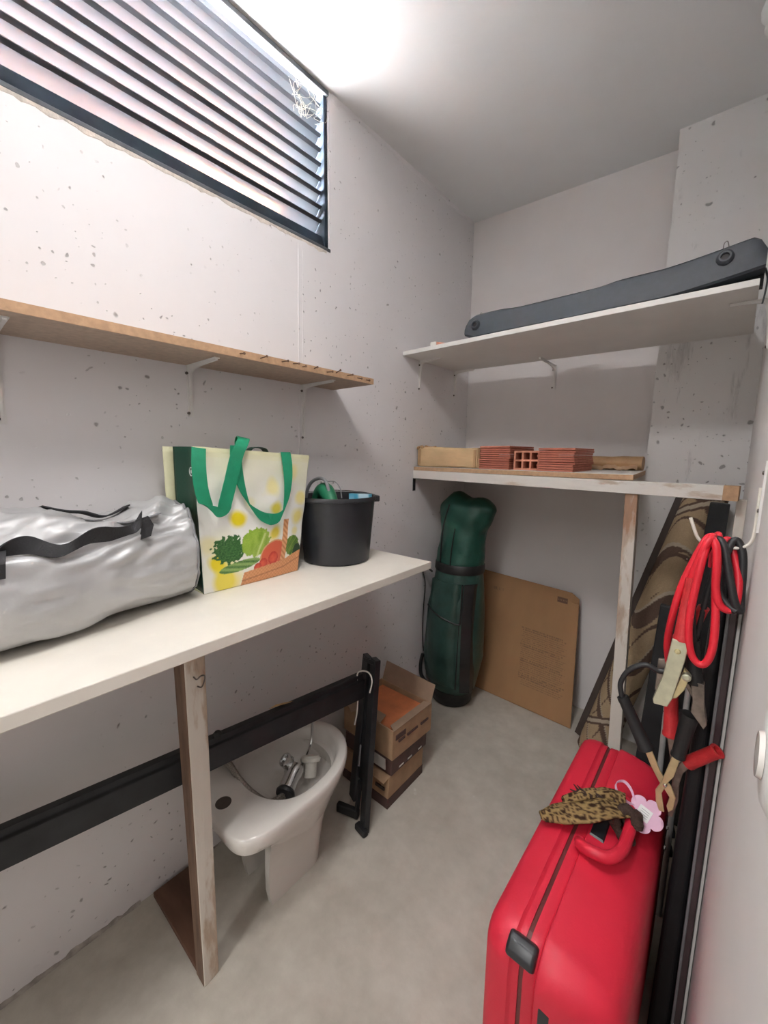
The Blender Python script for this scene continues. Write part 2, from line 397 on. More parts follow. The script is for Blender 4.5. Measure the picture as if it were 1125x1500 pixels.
def obj(name, bm, mat, parent=None, smooth=False, bevel=0.0, bseg=2, origin=None, colors=None, sub=0, solid=0.0, angle=40):
    bmesh.ops.recalc_face_normals(bm, faces=bm.faces)
    me = bpy.data.meshes.new(name)
    if parent is not None: L = ORG[parent]
    elif origin is not None: L = Vector(origin)
    else:
        xs = [v.co.x for v in bm.verts]; ys = [v.co.y for v in bm.verts]; zs = [v.co.z for v in bm.verts]
        L = Vector(((min(xs)+max(xs))/2, (min(ys)+max(ys))/2, min(zs)))
    if colors is not None:
        cl = bm.verts.layers.float_color.new('print')
        for v in bm.verts: v[cl] = tuple(colors(v.co))+(1.0,)
    for v in bm.verts: v.co -= L
    bm.to_mesh(me); bm.free()
    o = bpy.data.objects.new(name, me); COL.objects.link(o)
    me.materials.append(M[mat] if isinstance(mat, str) else mat)
    if parent is not None: o.parent = parent
    else: o.location = L
    ORG[o] = L
    if smooth:
        for p in me.polygons: p.use_smooth = True
        if angle < 180: me.set_sharp_from_angle(angle=math.radians(angle))
    if solid:
        s = o.modifiers.new('solid', 'SOLIDIFY'); s.thickness = solid; s.offset = 0
    if bevel:
        b = o.modifiers.new('bevel', 'BEVEL'); b.width = bevel; b.segments = bseg; b.limit_method = 'ANGLE'
    if sub:
        s = o.modifiers.new('sub', 'SUBSURF'); s.levels = sub; s.render_levels = sub
    return o
def thing(name, loc, label, cat, group=None):
    o = bpy.data.objects.new(name, None); COL.objects.link(o); o.location = loc; ORG[o] = Vector(loc)
    o.empty_display_size = 0.05
    return tag(o, label, cat, group)
def tag(o, label, cat, group=None):
    o['label'] = label; o['category'] = cat
    if group: o['group'] = group
    return o
def struct(o, label=None):
    o['kind'] = 'structure'
    if label: o['label'] = label
    return o
def one(name, fn, mat, parent=None, **kw):
    bm = NB(); fn(bm); return obj(name, bm, mat, parent, **kw)

# ================================================================== THE ROOM
XR = 1.27; ZC = 2.625; YB = 2.185; YF = -0.72
struct(one('floor', lambda b: box(b, -0.30, 1.55, -3.2, 2.45, -0.12, 0.0), 'floor'))
struct(one('ceiling', lambda b: box(b, -0.30, 1.55, -0.86, 2.45, ZC, ZC+0.14), 'ceiling'))
def left_wall(b):
    box(b, -0.30, 0, YF, 2.45, 0, 2.098)
    box(b, -0.30, 0, 1.105, 2.45, 2.098, ZC)
    box(b, -0.30, 0, YF, -0.66, 2.098, ZC)
wl = struct(one('wall_left', left_wall, 'wall', origin=(0, 0, 0)))
def back_wall(b):
    hexa(b, [V(0, 2.18, 0), V(XR, 2.255, 0), V(XR, 2.45, 0), V(0, 2.45, 0), V(0, 2.18, ZC), V(XR, 2.255, ZC), V(XR, 2.45, ZC), V(0, 2.45, ZC)])
struct(one('wall_back', back_wall, 'plaster', origin=(0, 0, 0)))
def pillar(b):
    # rough cast column in the corner, its arris slightly ragged
    n = 26; A = []
    for i in range(n+1):
        z = ZC*i/n; j = 0.004*noise.noise(V(3, 1, z*9)) + 0.003*noise.noise(V(8, 4, z*31))
        A.append([V(0.938+j, 2.27, z), V(0.938+j, 2.108+j*0.6, z), V(XR, 2.108, z), V(XR, 2.27, z)])
    loft(b, A)
struct(one('wall_back_pillar', pillar, 'wall_rough', origin=(0, 0, 0)))
struct(one('wall_right', lambda b: box(b, XR, 1.45, YF, 2.45, 0, ZC), 'right', origin=(0, 0, 0)))
def front_wall(b):
    box(b, -0.30, 0.45, -0.86, YF, 0, ZC); box(b, 1.25, 1.45, -0.86, YF, 0, ZC); box(b, 0.45, 1.25, -0.86, YF, 2.12, ZC)
struct(one('wall_front', front_wall, 'hall', origin=(0, 0, 0)))
# the passage behind the doorway
def hall(b):
    box(b, -0.9, -0.75, -3.2, -0.86, 0, 2.55); box(b, 2.2, 2.35, -3.2, -0.86, 0, 2.55); box(b, -0.9, 2.35, -3.35, -3.2, 0, 2.55); box(b, -0.9, 2.35, -3.35, -0.86, 2.55, 2.7)
    box(b, -0.9, -0.30, -0.86, -0.80, 0, 2.55); box(b, 1.45, 2.35, -0.86, -0.80, 0, 2.55); box(b, -0.9, 2.35, -3.35, -0.86, -0.13, -0.002)
struct(one('wall_passage', hall, 'hall', origin=(0, 0, 0)))
# outside the louvre: paving at the sill and a brick house across the way
struct(one('ground_outside', lambda b: box(b, -9, -0.30, -8, 10, 1.90, 2.02), 'ground', origin=(0, 0, 0)))
struct(one('wall_outside', lambda b: box(b, -5.2, -4.8, 3.0, 8.0, 2.02, 8.6), 'outbrick', origin=(0, 0, 0)))

# worn joints of the left wall
for y0, w in ((0.958, 0.0045), (0.975, 0.003)):
    def seam(b):
        pts = [V(0.0 + 0.0012*noise.noise(V(y0, 5, z*20)), y0 - 0.012*(2.05-z)/0.7 + 0.0015*noise.noise(V(y0, 9, z*14)), z) for z in [0.98+1.10*i/40 for i in range(41)]]
        tube(b, pts, w*0.5, 6)
    one('plaster_bead', seam, 'wall', wl, smooth=True)
def ragged(b, pts, h, d, seed, up=1):
    """chipped plaster lip along a joint"""
    P = []
    for i in range(len(pts)-1):
        a, c = V(*pts[i]), V(*pts[i+1]); m = max(2, int((c-a).length/0.012))
        for k in range(m): P.append(a.lerp(c, k/m))
    rings = []
    for i, p in enumerate(P):
        q = 0.5+0.5*noise.noise(V(seed, i*0.31, 0))+0.35*noise.noise(V(seed, i*1.3, 4))
        hh = max(0.003, h*q); dd = max(0.002, d*(0.4+q*0.8))
        rings.append([p+V(-0.004, 0, 0), p+V(dd, 0, 0), p+V(dd*0.45, 0, hh*0.6*up), p+V(-0.004, 0, hh*up)])
    loft(b, rings)
struct(one('trim_1', lambda b: ragged(b, [(0, -0.6, 0), (0, 0.33, 0)], 0.026, 0.008, 2), 'grout', origin=(0, 0, 0)))
struct(one('trim_2', lambda b: ragged(b, [(0, 0.50, 0), (0, 2.1, 0)], 0.016, 0.008, 5), 'grout', origin=(0, 0, 0)))
struct(one('trim_3', lambda b: ragged(b, [(0, -0.6, 2.094), (0, 1.10, 2.094)], 0.026, 0.003, 8, -1), 'grout_pale', origin=(0, 0, 0)))
struct(one('trim_4', lambda b: ragged(b, [(0, 1.12, ZC), (0, 2.17, ZC)], 0.045, 0.006, 11, -1), 'wall', origin=(0, 0, 0)))

# louvred window: steel frame and overlapping dusty glass blades
win = struct(thing('window_1', (0, 0.2, 2.098), 'dark steel framed louvre window with dusty glass blades under the ceiling', 'window'))
del win['category']
def frame(b):
    hexa(b, [V(-0.075, -0.66, 2.098), V(-0.012, -0.66, 2.108), V(-0.012, 1.105, 2.108), V(-0.075, 1.105, 2.098), V(-0.075, -0.66, 2.156), V(-0.030, -0.66, 2.156), V(-0.030, 1.105, 2.156), V(-0.075, 1.105, 2.156)])
    box(b, -0.075, -0.008, 1.088, 1.105, 2.100, ZC-0.002)
    box(b, -0.075, -0.008, -0.66, -0.64, 2.100, ZC-0.002)
fr = one('frame', frame, 'frame', win, bevel=0.003)
one('flange', lambda b: box(b, -0.012, 0.002, -0.66, 1.108, 2.094, 2.106), 'frame_grey', win, bevel=0.002)
one('flange', lambda b: box(b, -0.03, 0.002, -0.66, 1.105, ZC-0.016, ZC), 'frame_grey', win, bevel=0.002)
for i in range(10):
    z = 2.166 + 0.0475*i
    def pane(b): 
        hexa(b, [V(-0.073, -0.63, z-0.004), V(-0.070, -0.63, z-0.006), V(-0.070, 1.084, z-0.006), V(-0.073, 1.084, z-0.004),
                 V(-0.033, -0.63, z+0.038), V(-0.030, -0.63, z+0.036), V(-0.030, 1.084, z+0.036), V(-0.033, 1.084, z+0.038)])
    s = one('slat', pane, 'louvre', win)
    one('slat_edge', lambda b: obox(b, (-0.029, 0.227, z+0.038), (1, 0, 0.9), (0, 1, 0), (-0.9, 0, 1), 0.0060, 0.861, 0.0036), 'slat_metal', s)
def cob(b):
    for k in range(16):
        y = 1.02+random.uniform(-0.05, 0.06); z = 2.55+random.uniform(-0.04, 0.05)
        pts = [V(-0.018+random.uniform(-.008, .012), y+random.uniform(-.03, .03), z+random.uniform(-.03, .03)) for _ in range(4)]
        tube(b, spline(pts, 5), 0.0009, 4)
one('cobweb', cob, 'cobweb', win)

# ================================================================== LEFT WALL SHELF
def bracket(parent, at, arm, leg, inward, name='bracket', w=0.014):
    """pressed steel shelf bracket: upright on the wall, arm under the shelf, curved web. at = top corner"""
    at = V(*at); d = V(*inward).normalized(); s = d.cross(V(0, 0, 1)); t = 0.0022
    def f(b):
        obox(b, at + V(0, 0, -leg/2) + d*t/2, s, d, (0, 0, 1), w/2, t/2, leg/2)
        obox(b, at + d*arm/2 + V(0, 0, -t/2), s, d, (0, 0, 1), w/2, arm/2, t/2)
        R = []
        for k in range(21):
            u = k/20
            h = 0.007 + 0.030*math.exp(-u*9) + 0.004*(1-u)
            p = at + d*(arm*0.98*u)
            R.append([p - s*0.0035 + V(0, 0, -0.001), p + s*0.0035 + V(0, 0, -0.001), p + s*0.0035 + V(0, 0, -h), p - s*0.0035 + V(0, 0, -h)])
        loft(b, R)
        R = []
        for k in range(15):
            u = k/14
            h = 0.004 + 0.012*(1-u) + 0.012*math.exp(-u*9)
            p = at + V(0, 0, -leg*0.97*u)
            R.append([p - s*0.003, p + s*0.003, p + s*0.003 + d*h, p - s*0.003 + d*h])
        loft(b, R)
    o = one(name, f, 'bracket', parent)
    for h in (0.022, leg-0.010):
        one('screw', lambda b: lathe(b, [(0.0042, 0), (0.0042, 0.004), (0.002, 0.005)], at + V(0, 0, -h) + s*0.0075 + d*t, d, 8), 'screw', o)
    return o
sh = thing('wall_shelf', (0, 0.5, 1.597), 'brown chipboard wall shelf with nails in its front edge above the bench', 'shelf')
def lshelf(b):
    hexa(b, [V(0, -0.6, 1.597), V(0.208, -0.6, 1.597), V(0.212, 1.118, 1.597), V(0, 1.118, 1.597), V(0, -0.6, 1.617), V(0.208, -0.6, 1.617), V(0.212, 1.118, 1.617), V(0, 1.118, 1.617)])
one('board', lshelf, 'chip_face', sh, bevel=0.001, bseg=1)
one('edge_band', lambda b: hexa(b, [V(0.208, -0.6, 1.5972), V(0.2098, -0.6, 1.5972), V(0.2138, 1.118, 1.5972), V(0.212, 1.118, 1.5972), V(0.208, -0.6, 1.6168), V(0.2098, -0.6, 1.6168), V(0.2138, 1.118, 1.6168), V(0.212, 1.118, 1.6168)]), 'chip', sh)
for k, y in enumerate((0.595, 0.655, 0.725, 0.765, 0.800, 0.845, 0.895, 0.935, 0.985, 1.035, 1.080)):
    jz = random.uniform(-0.003, 0.003); dy = random.uniform(-0.012, 0.006); dz = random.uniform(-0.006, 0.008)
    def nail(b):
        a = V(0.209, y, 1.609+jz); e = V(0.236, y+dy, 1.609+jz+dz)
        tube(b, [a, e], 0.0016, 6); d = (e-a).normalized(); lathe(b, [(0.0036, 0), (0.0036, 0.0012)], e, d, 8)
    one('nail', nail, 'rust', sh)
for y, lg in ((0.142, 0.19), (0.553, 0.145), (0.966, 0.20)): bracket(sh, (0, y, 1.597), 0.17, lg, (1, 0, 0))

# ================================================================== WORKBENCH
bench = thing('workbench', (0.24, 0.3, 0), 'long cream painted plank bench on one peeling wooden leg', 'bench')
def top(b):
    hexa(b, [V(0, -0.6, 0.952), V(0.490, -0.6, 0.952), V(0.459, 1.154, 0.952), V(0, 1.154, 0.952), V(0, -0.6, 0.978), V(0.490, -0.6, 0.978), V(0.459, 1.154, 0.978), V(0, 1.154, 0.978)])
one('worktop', top, 'bench', bench, bevel=0.002)
one('leg', lambda b: hexa(b, [V(0.298, 0.352, 0), V(0.340, 0.352, 0), V(0.336, 0.392, 0), V(0.298, 0.392, 0), V(0.290, 0.350, 0.953), V(0.334, 0.356, 0.953), V(0.334, 0.404, 0.953), V(0.290, 0.404, 0.953)]), 'leg_wood', bench, bevel=0.002)
one('bare_side', lambda b: hexa(b, [V(0.2985, 0.3505, 0.004), V(0.3375, 0.3505, 0.004), V(0.3375, 0.356, 0.004), V(0.2985, 0.356, 0.004), V(0.2905, 0.3485, 0.951), V(0.3315, 0.3530, 0.951), V(0.3315, 0.360, 0.951), V(0.2905, 0.360, 0.951)]), 'leg_side', bench)
one('wall_batten', lambda b: box(b, 0.0, 0.022, -0.55, 0.30, 0.905, 0.952), 'white_paint', bench)
one('screw_hook', lambda b: (tube(b, spline([V(0.334, 0.374, 0.838), V(0.350, 0.374, 0.838), V(0.357, 0.381, 0.846), V(0.355, 0.390, 0.842), V(0.352, 0.390, 0.828), V(0.352, 0.383, 0.816), V(0.352, 0.374, 0.822)], 5), 0.0017, 6)), 'screw', bench, smooth=True)
tag(one('floor_plank', lambda b: hexa(b, [V(0.012, 0.350, 0), V(0.297, 0.353, 0), V(0.297, 0.400, 0), V(0.012, 0.470, 0), V(0.012, 0.350, 0.016), V(0.297, 0.353, 0.016), V(0.297, 0.400, 0.016), V(0.012, 0.470, 0.016)]), 'plank_red', bevel=0.002),
    'reddish brown wooden offcut lying on the floor between wall and bench leg', 'plank')

# ================================================================== UPPER RIGHT SHELF
us = thing('wall_shelf', (0.6, 1.8, 1.807), 'deep white painted shelf running wall to wall above the brick shelf', 'shelf')
one('board', lambda b: hexa(b, [V(0.001, 1.556, 1.807), V(1.232, 1.528, 1.807), V(1.236, 2.098, 1.807), V(0.001, 2.036, 1.807), V(0.001, 1.556, 1.825), V(1.232, 1.528, 1.825), V(1.236, 2.098, 1.825), V(0.001, 2.036, 1.825)]), 'shelf_white', us, bevel=0.0015)
bracket(us, (0, 1.693, 1.807), 0.12, 0.145, (1, 0, 0))
bracket(us, (0, 2.026, 1.807), 0.12, 0.140, (1, 0, 0))
bracket(us, (0.487, 2.20, 1.806), 0.22, 0.120, (0, -1, 0))
bracket(us, (XR, 1.66, 1.806), 0.10, 0.145, (-1, 0, 0))

# ================================================================== LOWER RIGHT SHELF
ls = thing('plank_shelf', (0.6, 1.85, 0), 'lower chipboard shelf on a peeling white timber frame with one post', 'shelf')
one('front_beam', lambda b: hexa(b, [V(0.001, 1.655, 1.229), V(1.246, 1.560, 1.222), V(1.250, 1.598, 1.222), V(0.001, 1.693, 1.229), V(0.001, 1.655, 1.269), V(1.246, 1.560, 1.266), V(1.250, 1.598, 1.266), V(0.001, 1.693, 1.269)]), 'beam_wood', ls, bevel=0.0015)
one('beam_end', lambda b: hexa(b, [V(1.212, 1.5615, 1.2225), V(1.2475, 1.5588, 1.2225), V(1.2515, 1.5985, 1.2225), V(1.2142, 1.600, 1.2225), V(1.212, 1.5615, 1.2665), V(1.2475, 1.5588, 1.2665), V(1.2515, 1.5985, 1.2665), V(1.2142, 1.600, 1.2665)]), 'chip', ls)
one('back_beam', lambda b: box(b, 0.001, 0.936, 2.13, 2.175, 1.229, 1.269), 'beam_wood', ls)
one('board', lambda b: hexa(b, [V(0.003, 1.657, 1.269), V(0.975, 1.590, 1.269), V(0.932, 2.172, 1.269), V(0.003, 2.172, 1.269), V(0.003, 1.657, 1.287), V(0.975, 1.590, 1.287), V(0.932, 2.172, 1.287), V(0.003, 2.172, 1.287)]), 'chip', ls, bevel=0.001, bseg=1)
one('board_face', lambda b: hexa(b, [V(0.006, 1.659, 1.2868), V(0.973, 1.592, 1.2868), V(0.930, 2.170, 1.2868), V(0.006, 2.170, 1.2868), V(0.006, 1.659, 1.2882), V(0.973, 1.592, 1.2882), V(0.930, 2.170, 1.2882), V(0.006, 2.170, 1.2882)]), 'white_paint', ls)
one('post', lambda b: hexa(b, [V(0.984, 1.590, 0), V(1.024, 1.588, 0), V(1.024, 1.626, 0), V(0.984, 1.626, 0), V(0.955, 1.590, 1.228), V(0.993, 1.588, 1.228), V(0.993, 1.628, 1.228), V(0.955, 1.628, 1.228)]), 'post_wood', ls, bevel=0.002)
one('wall_post', lambda b: box(b, 1.246, XR, 1.604, 1.640, 0, 1.224), 'post_wood', ls, bevel=0.0015)
one('angle_bracket', lambda b: prism(b, [V(0, 1.655, 1.165), V(0.003, 1.655, 1.165), V(0.003, 1.655, 1.226), V(0.035, 1.655, 1.226), V(0.035, 1.655, 1.229), V(0, 1.655, 1.229)], (0, 0.02, 0)), 'black_metal', ls)

# ================================================================== ON THE BENCH
BZ = 0.978
# ---- silver duffel
duf = thing('duffel_bag', (0.18, 0.1, BZ), 'crumpled silver duffel bag with black carrying straps lying on the bench', 'bag')
def duf_pt(y, a):
    """surface of the bag at length y and angle a (0 = towards the room, pi/2 = up)"""
    t = (y+0.42)/0.88
    cx = 0.165 - 0.045*max(0, (y-0.05)/0.41)**1.3
    rx = 0.150 - 0.034*max(0, (y-0.15)/0.31)
    rz = 0.122 - 0.008*max(0, (y-0.2)/0.26) - 0.010*math.exp(-((y-0.27)/0.07)**2)
    ca, sa = math.cos(a), math.sin(a)
    e = 0.80
    x = cx + rx*math.copysign(abs(ca)**e, ca)
    z = BZ + 0.117 + rz*math.copysign(abs(sa)**e, sa)
    # folds radiating from the strap ends and slack along the top
    up = max(0, sa)
    w = 0.010*noise.noise(V(y*7+a*1.5, a*2.2, 3.1)) + 0.006*noise.noise(V(y*17, a*5+y*9, 7.7))
    w += 0.007*(0.5-abs(noise.noise(V(y*11-a*4, a*3.5+y*6, 5.0)))*2.4)*max(0, sa+0.55)
    w += 0.014*up**2*math.sin(y*24+a*3+1.5*noise.noise(V(y*9, a*2, 0)))
    w += 0.009*math.exp(-((y-0.30-0.10*(a-0.5))/0.022)**2)*max(0, math.sin(a+0.5)) - 0.008*math.exp(-((y-0.335-0.10*(a-0.5))/0.025)**2)*max(0, math.sin(a+0.5))
    if sa < -0.75: w *= 0.2
    d = V(ca, 0, sa)
    p = V(x, y, z) + d*w
    p.z = max(p.z, BZ+0.003); p.x = max(p.x, 0.006)
    return p
def duffel(b):
    ys = [-0.42+0.860*i/200 for i in range(201)]; na = 120
    R = [[duf_pt(y, 2*PI*k/na) for k in range(na)] for y in ys]
    c = sum(R[-1], V(0, 0, 0))/na
    for s, dy in ((0.93, 0.006), (0.75, 0.009), (0.45, 0.010), (0.15, 0.010)):
        R.append([V(c.x, c.y+dy, c.z) + (p-c)*s for p in R[200]])
    c0 = sum(R[0], V(0, 0, 0))/na
    R.insert(0, [V(c0.x, c0.y-0.012, c0.z) + (p-c0)*0.9 for p in R[0]])
    loft(b, R)
one('body', duffel, 'silver', duf, smooth=True, angle=180)
one('end_piping', lambda b: tube(b, [duf_pt(0.443, 2*PI*k/60) for k in range(60)], 0.0032, 6, True), 'tool_grey', duf, smooth=True)
def strap_front(b):
    P = [duf_pt(0.075, 0.55)+V(.006, 0, 0), duf_pt(0.085, 0.66)+V(.010, 0, .006), duf_pt(0.12, 0.68)+V(.014, 0, .010), duf_pt(0.165, 0.52)+V(.012, 0, .004), duf_pt(0.215, 0.62)+V(.014, 0, .012), duf_pt(0.26, 0.66)+V(.012, 0, .012), duf_pt(0.30, 0.70)+V(.010, 0, .014), duf_pt(0.318, 0.74)+V(.010, 0, .026)]
    P = spline(P, 8); n = len(P)
    ribbon(b, P, [V(0.012*math.sin(i*0.22), 0.004, 0.026-0.006*math.sin(i*0.31)) for i in range(n)], 0.003)
one('strap', strap_front, 'black_soft', duf, smooth=True)
one('strap_tab', lambda b: ribbon(b, [duf_pt(0.318, 0.74)+V(.010, 0, .026), duf_pt(0.328, 0.68)+V(.012, 0, .012), duf_pt(0.320, 0.56)+V(.008, 0, 0)], V(0.006, 0.024, 0.008), 0.0035), 'black_soft', duf)
one('strap_tab', lambda b: ribbon(b, [duf_pt(0.075, 0.62)+V(.010, 0, .010), duf_pt(0.070, 0.45)+V(.009, 0, 0), duf_pt(0.068, 0.26)+V(.006, 0, 0)], V(0.0, 0.034, 0.0), 0.0035), 'black_soft', duf)
def strap_rear(b):
    P = spline([duf_pt(0.17, 1.75)+V(0, 0, .002), duf_pt(0.205, 1.7)+V(0, 0, .010), duf_pt(0.24, 1.65)+V(0, 0, .016), duf_pt(0.28, 1.6)+V(0, 0, .010), duf_pt(0.33, 1.6)+V(0, 0, .003)], 8)
    ribbon(b, P, V(0.026, 0.004, 0.006), 0.003)
one('strap', strap_rear, 'black_soft', duf, smooth=True)
def zipflap(b):
    P = spline([duf_pt(y, 1.15+0.08*math.sin(y*30)) + V(0, 0, 0.003) for y in (0.22, 0.26, 0.30, 0.34, 0.37)], 6)
    ribbon(b, P, V(0.040, 0.0, 0.004), 0.002)
one('zip_flap', zipflap, 'tool_grey', duf, smooth=True)

# ---- printed shopping bag
bag = thing('shopping_bag', (0.15, 0.63, BZ), 'pale yellow shopping bag printed with vegetables, green webbing handles, standing on the bench', 'bag')
BY0, BY1, BH = 0.469, 0.772, 0.385
def face_pt(u, v, back=False):
    """u 0..1 along the bag, v 0..1 upwards"""
    y0 = BY0 - 0.004*v; y1 = BY1 + 0.062*v
    y = y0 + (y1-y0)*u
    z = BZ + 0.001 + BH*v - 0.022*u*v
    bulge = math.sin(PI*min(1, u))*(0.014*math.sin(PI*v)+0.006)
    w = 0.004*noise.noise(V(u*5, v*6, 2 if back else 9))*min(1, 4*v)
    if not back: x = 0.203 + 0.010*math.sin(PI*v)*0 + bulge + w - 0.010*v
    else: x = 0.065 - bulge*0.6 + w + 0.012*v
    return V(x, y, z)
def blob(u, v, cu, cv, ru, rv, ang=0):
    c, s = math.cos(ang), math.sin(ang); du, dv = u-cu, (v-cv)
    a = (du*c+dv*s)/ru; b_ = (-du*s+dv*c)/rv
    return a*a+b_*b_
def mix3(a, b, t):
    t = max(0, min(1, t)); return tuple(x+(y-x)*t for x, y in zip(a, b))
def bag_color(u, v):
    n = noise.noise(V(u*9, v*9, 0)); n2 = noise.noise(V(u*38, v*44, 5)); n3 = noise.noise(V(u*90, v*100, 3))
    c = mix3((0.84, 0.83, 0.78), (0.80, 0.77, 0.36), 0.45*max(0, v-0.62)/0.38+0.5*max(0, noise.noise(V(u*3.1, v*3.3, 4))))
    for cu, cv, r, k in ((.30, .50, .085, 1), (.66, .555, .07, .9), (.66, .37, .075, .9), (.92, .48, .09, .7), (.13, .20, .10, 1), (.20, .06, .16, .9), (.94, .64, .08, .6), (.62, .72, .09, .5), (.80, .86, .09, .4), (.40, .62, .06, .25), (.06, .33, .10, .35), (.90, .36, .05, .5)):
        d = math.hypot(u-cu, (v-cv)*1.05)/r*(1+0.45*n)
        if d < 1: c = mix3(c, (0.83, 0.68, 0.02), k*min(1, (1-d)*1.8))
    # parsley
    d = blob(u, v, 0.235, 0.285, 0.155, 0.115)+0.75*n2
    if d < 0.82: c = mix3((0.012, 0.075, 0.020), (0.075, 0.21, 0.055), 0.5+0.9*n3+0.2*n2)
    # lettuce
    d = blob(u, v, 0.47, 0.315, 0.145, 0.115, 0.25)+0.35*n2
    if d < 0.9:
        c = mix3((0.20, 0.36, 0.03), (0.42, 0.58, 0.10), 0.5+0.7*noise.noise(V(u*25, v*12, 8))+0.3*n3)
        if abs((u-0.50)*0.8-(v-0.24)*0.3) < 0.008 and v < .38: c = (0.55, 0.66, 0.25)
    # celery stalks
    d = blob(u, v, 0.33, 0.155, 0.19, 0.038, 0.12)
    if d < 1: c = mix3((0.05, 0.16, 0.03), (0.30, 0.46, 0.14), 0.5+0.8*math.sin(v*160+u*20)*0.5+0.3*n3)
    # watermelon, tomatoes
    d = blob(u, v, 0.665, 0.185, 0.150, 0.125, 0.35)
    if d < 1: c = (0.62, 0.12, 0.06) if d < 0.82 else (0.66, 0.36, 0.17)
    for cu, cv, r in ((.66, .165, .052), (.555, .135, .045), (.50, .11, .04)):
        d = math.hypot(u-cu, v-cv)/r
        if d < 1: c = mix3((0.68, 0.10, 0.05), (0.42, 0.02, 0.02), d**2*0.9+0.3*n2)
    # courgettes at the right
    d = blob(u, v, 0.885, 0.235, 0.095, 0.085, -0.9)+0.3*n2
    if d < 0.95: c = mix3((0.03, 0.12, 0.02), (0.24, 0.36, 0.06), 0.5+0.8*noise.noise(V((u-v)*45, (u+v)*8, 1)))
    if blob(u, v, 0.955, 0.17, 0.05, 0.075) < 1: c = (0.016, 0.05, 0.02)
    # basket handle and basket
    hu = 0.775+0.012*math.sin((v-.1)*3)
    if 0.10 < v < 0.47 and abs(u-hu) < 0.030 + 0.03*max(0, 0.17-v): 
        c = mix3((0.50, 0.20, 0.08), (0.76, 0.40, 0.20), 0.5+0.5*math.sin((v*1.2+u*1.1)*120))
    topv = 0.095+0.055*max(0, (u-0.35)/0.65)+0.035*max(0, (u-0.8)/0.2)
    if u > 0.335+0.03*(v/0.1) and v < topv:
        c = mix3((0.50, 0.20, 0.075), (0.74, 0.36, 0.17), 0.5+0.35*math.sin(u*170)*math.sin(v*210)+0.35*n3)
        if abs(v-(topv-0.062)) < 0.006: c = mix3(c, (0.28, 0.10, 0.04), 0.6)
    if v > 0.935: c = mix3(c, (0.80, 0.77, 0.50), 0.5)
    return tuple(max(0, x) for x in c)
def grid_face(name, ptf, colf, nu, nv, mat, parent, th=0.0015, **kw):
    bm = NB(); lay = bm.verts.layers.float_color.new('print')
    vs = [[bm.verts.new(ptf(i/nu, j/nv)) for i in range(nu+1)] for j in range(nv+1)]
    if colf:
        for j in range(nv+1):
            for i in range(nu+1): vs[j][i][lay] = tuple(colf(i/nu, j/nv))+(1,)
    for j in range(nv):
        for i in range(nu): bm.faces.new((vs[j][i], vs[j][i+1], vs[j+1][i+1], vs[j+1][i]))
    return obj(name, bm, mat, parent, smooth=True, angle=180, solid=th, **kw)
grid_face('front_panel', lambda u, v: face_pt(u, v), bag_color, 190, 200, 'bag_print', bag)
grid_face('back_panel', lambda u, v: face_pt(u*1.03-0.03, v, True) + V(-0.01*(1-u), -0.012*(1-u), 0), None, 20, 24, 'bag_pale', bag)
def gusset(u, v, left=True):
    f = face_pt(0 if left else 1, v); k = face_pt(0 if left else 1, v, True)
    p = f.lerp(k, u); p.y += (0.022 if left else -0.03)*math.sin(PI*u)*(0.25+0.75*v); return p
grid_face('side_gusset', lambda u, v: gusset(u, v), None, 16, 24, 'green_dark', bag)
grid_face('side_gusset', lambda u, v: gusset(u, v, False), None, 16, 24, 'green_dark', bag)
one('base_panel', lambda b: box(b, 0.066, 0.203, BY0, BY1, BZ, BZ+0.003), 'bag_pale', bag)
one('top_hem', lambda b: ribbon(b, [face_pt(i/30, 0.985)+V(0.0012, 0, 0) for i in range(31)], V(0, 0, 0.012), 0.001), 'bag_pale', bag)
def emb(b):
    c = gusset(0.42, 0.83)+V(0, -0.0035, 0)
    tube(b, [c+V(0.009*math.cos(2*PI*k/24), -0.001, 0.011*math.sin(2*PI*k/24)) for k in range(24)], 0.0013, 5, True)
e_ = one('round_emblem', emb, 'emblem', bag)
one('emblem_leaf', lambda b: lathe(b, [(0.0048, 0), (0.0048, 0.001)], gusset(0.42, 0.83)+V(0, -0.003, 0), (0, -1, 0), 10), 'emblem', bag)
def strap(name, pts, w, n=8):
    P = spline(pts, n)
    one(name, lambda b: ribbon(b, P, w if not callable(w) else [w(i/(len(P)-1)) for i in range(len(P))], 0.0022), 'green_strap', bag, smooth=True)
xf = 0.224
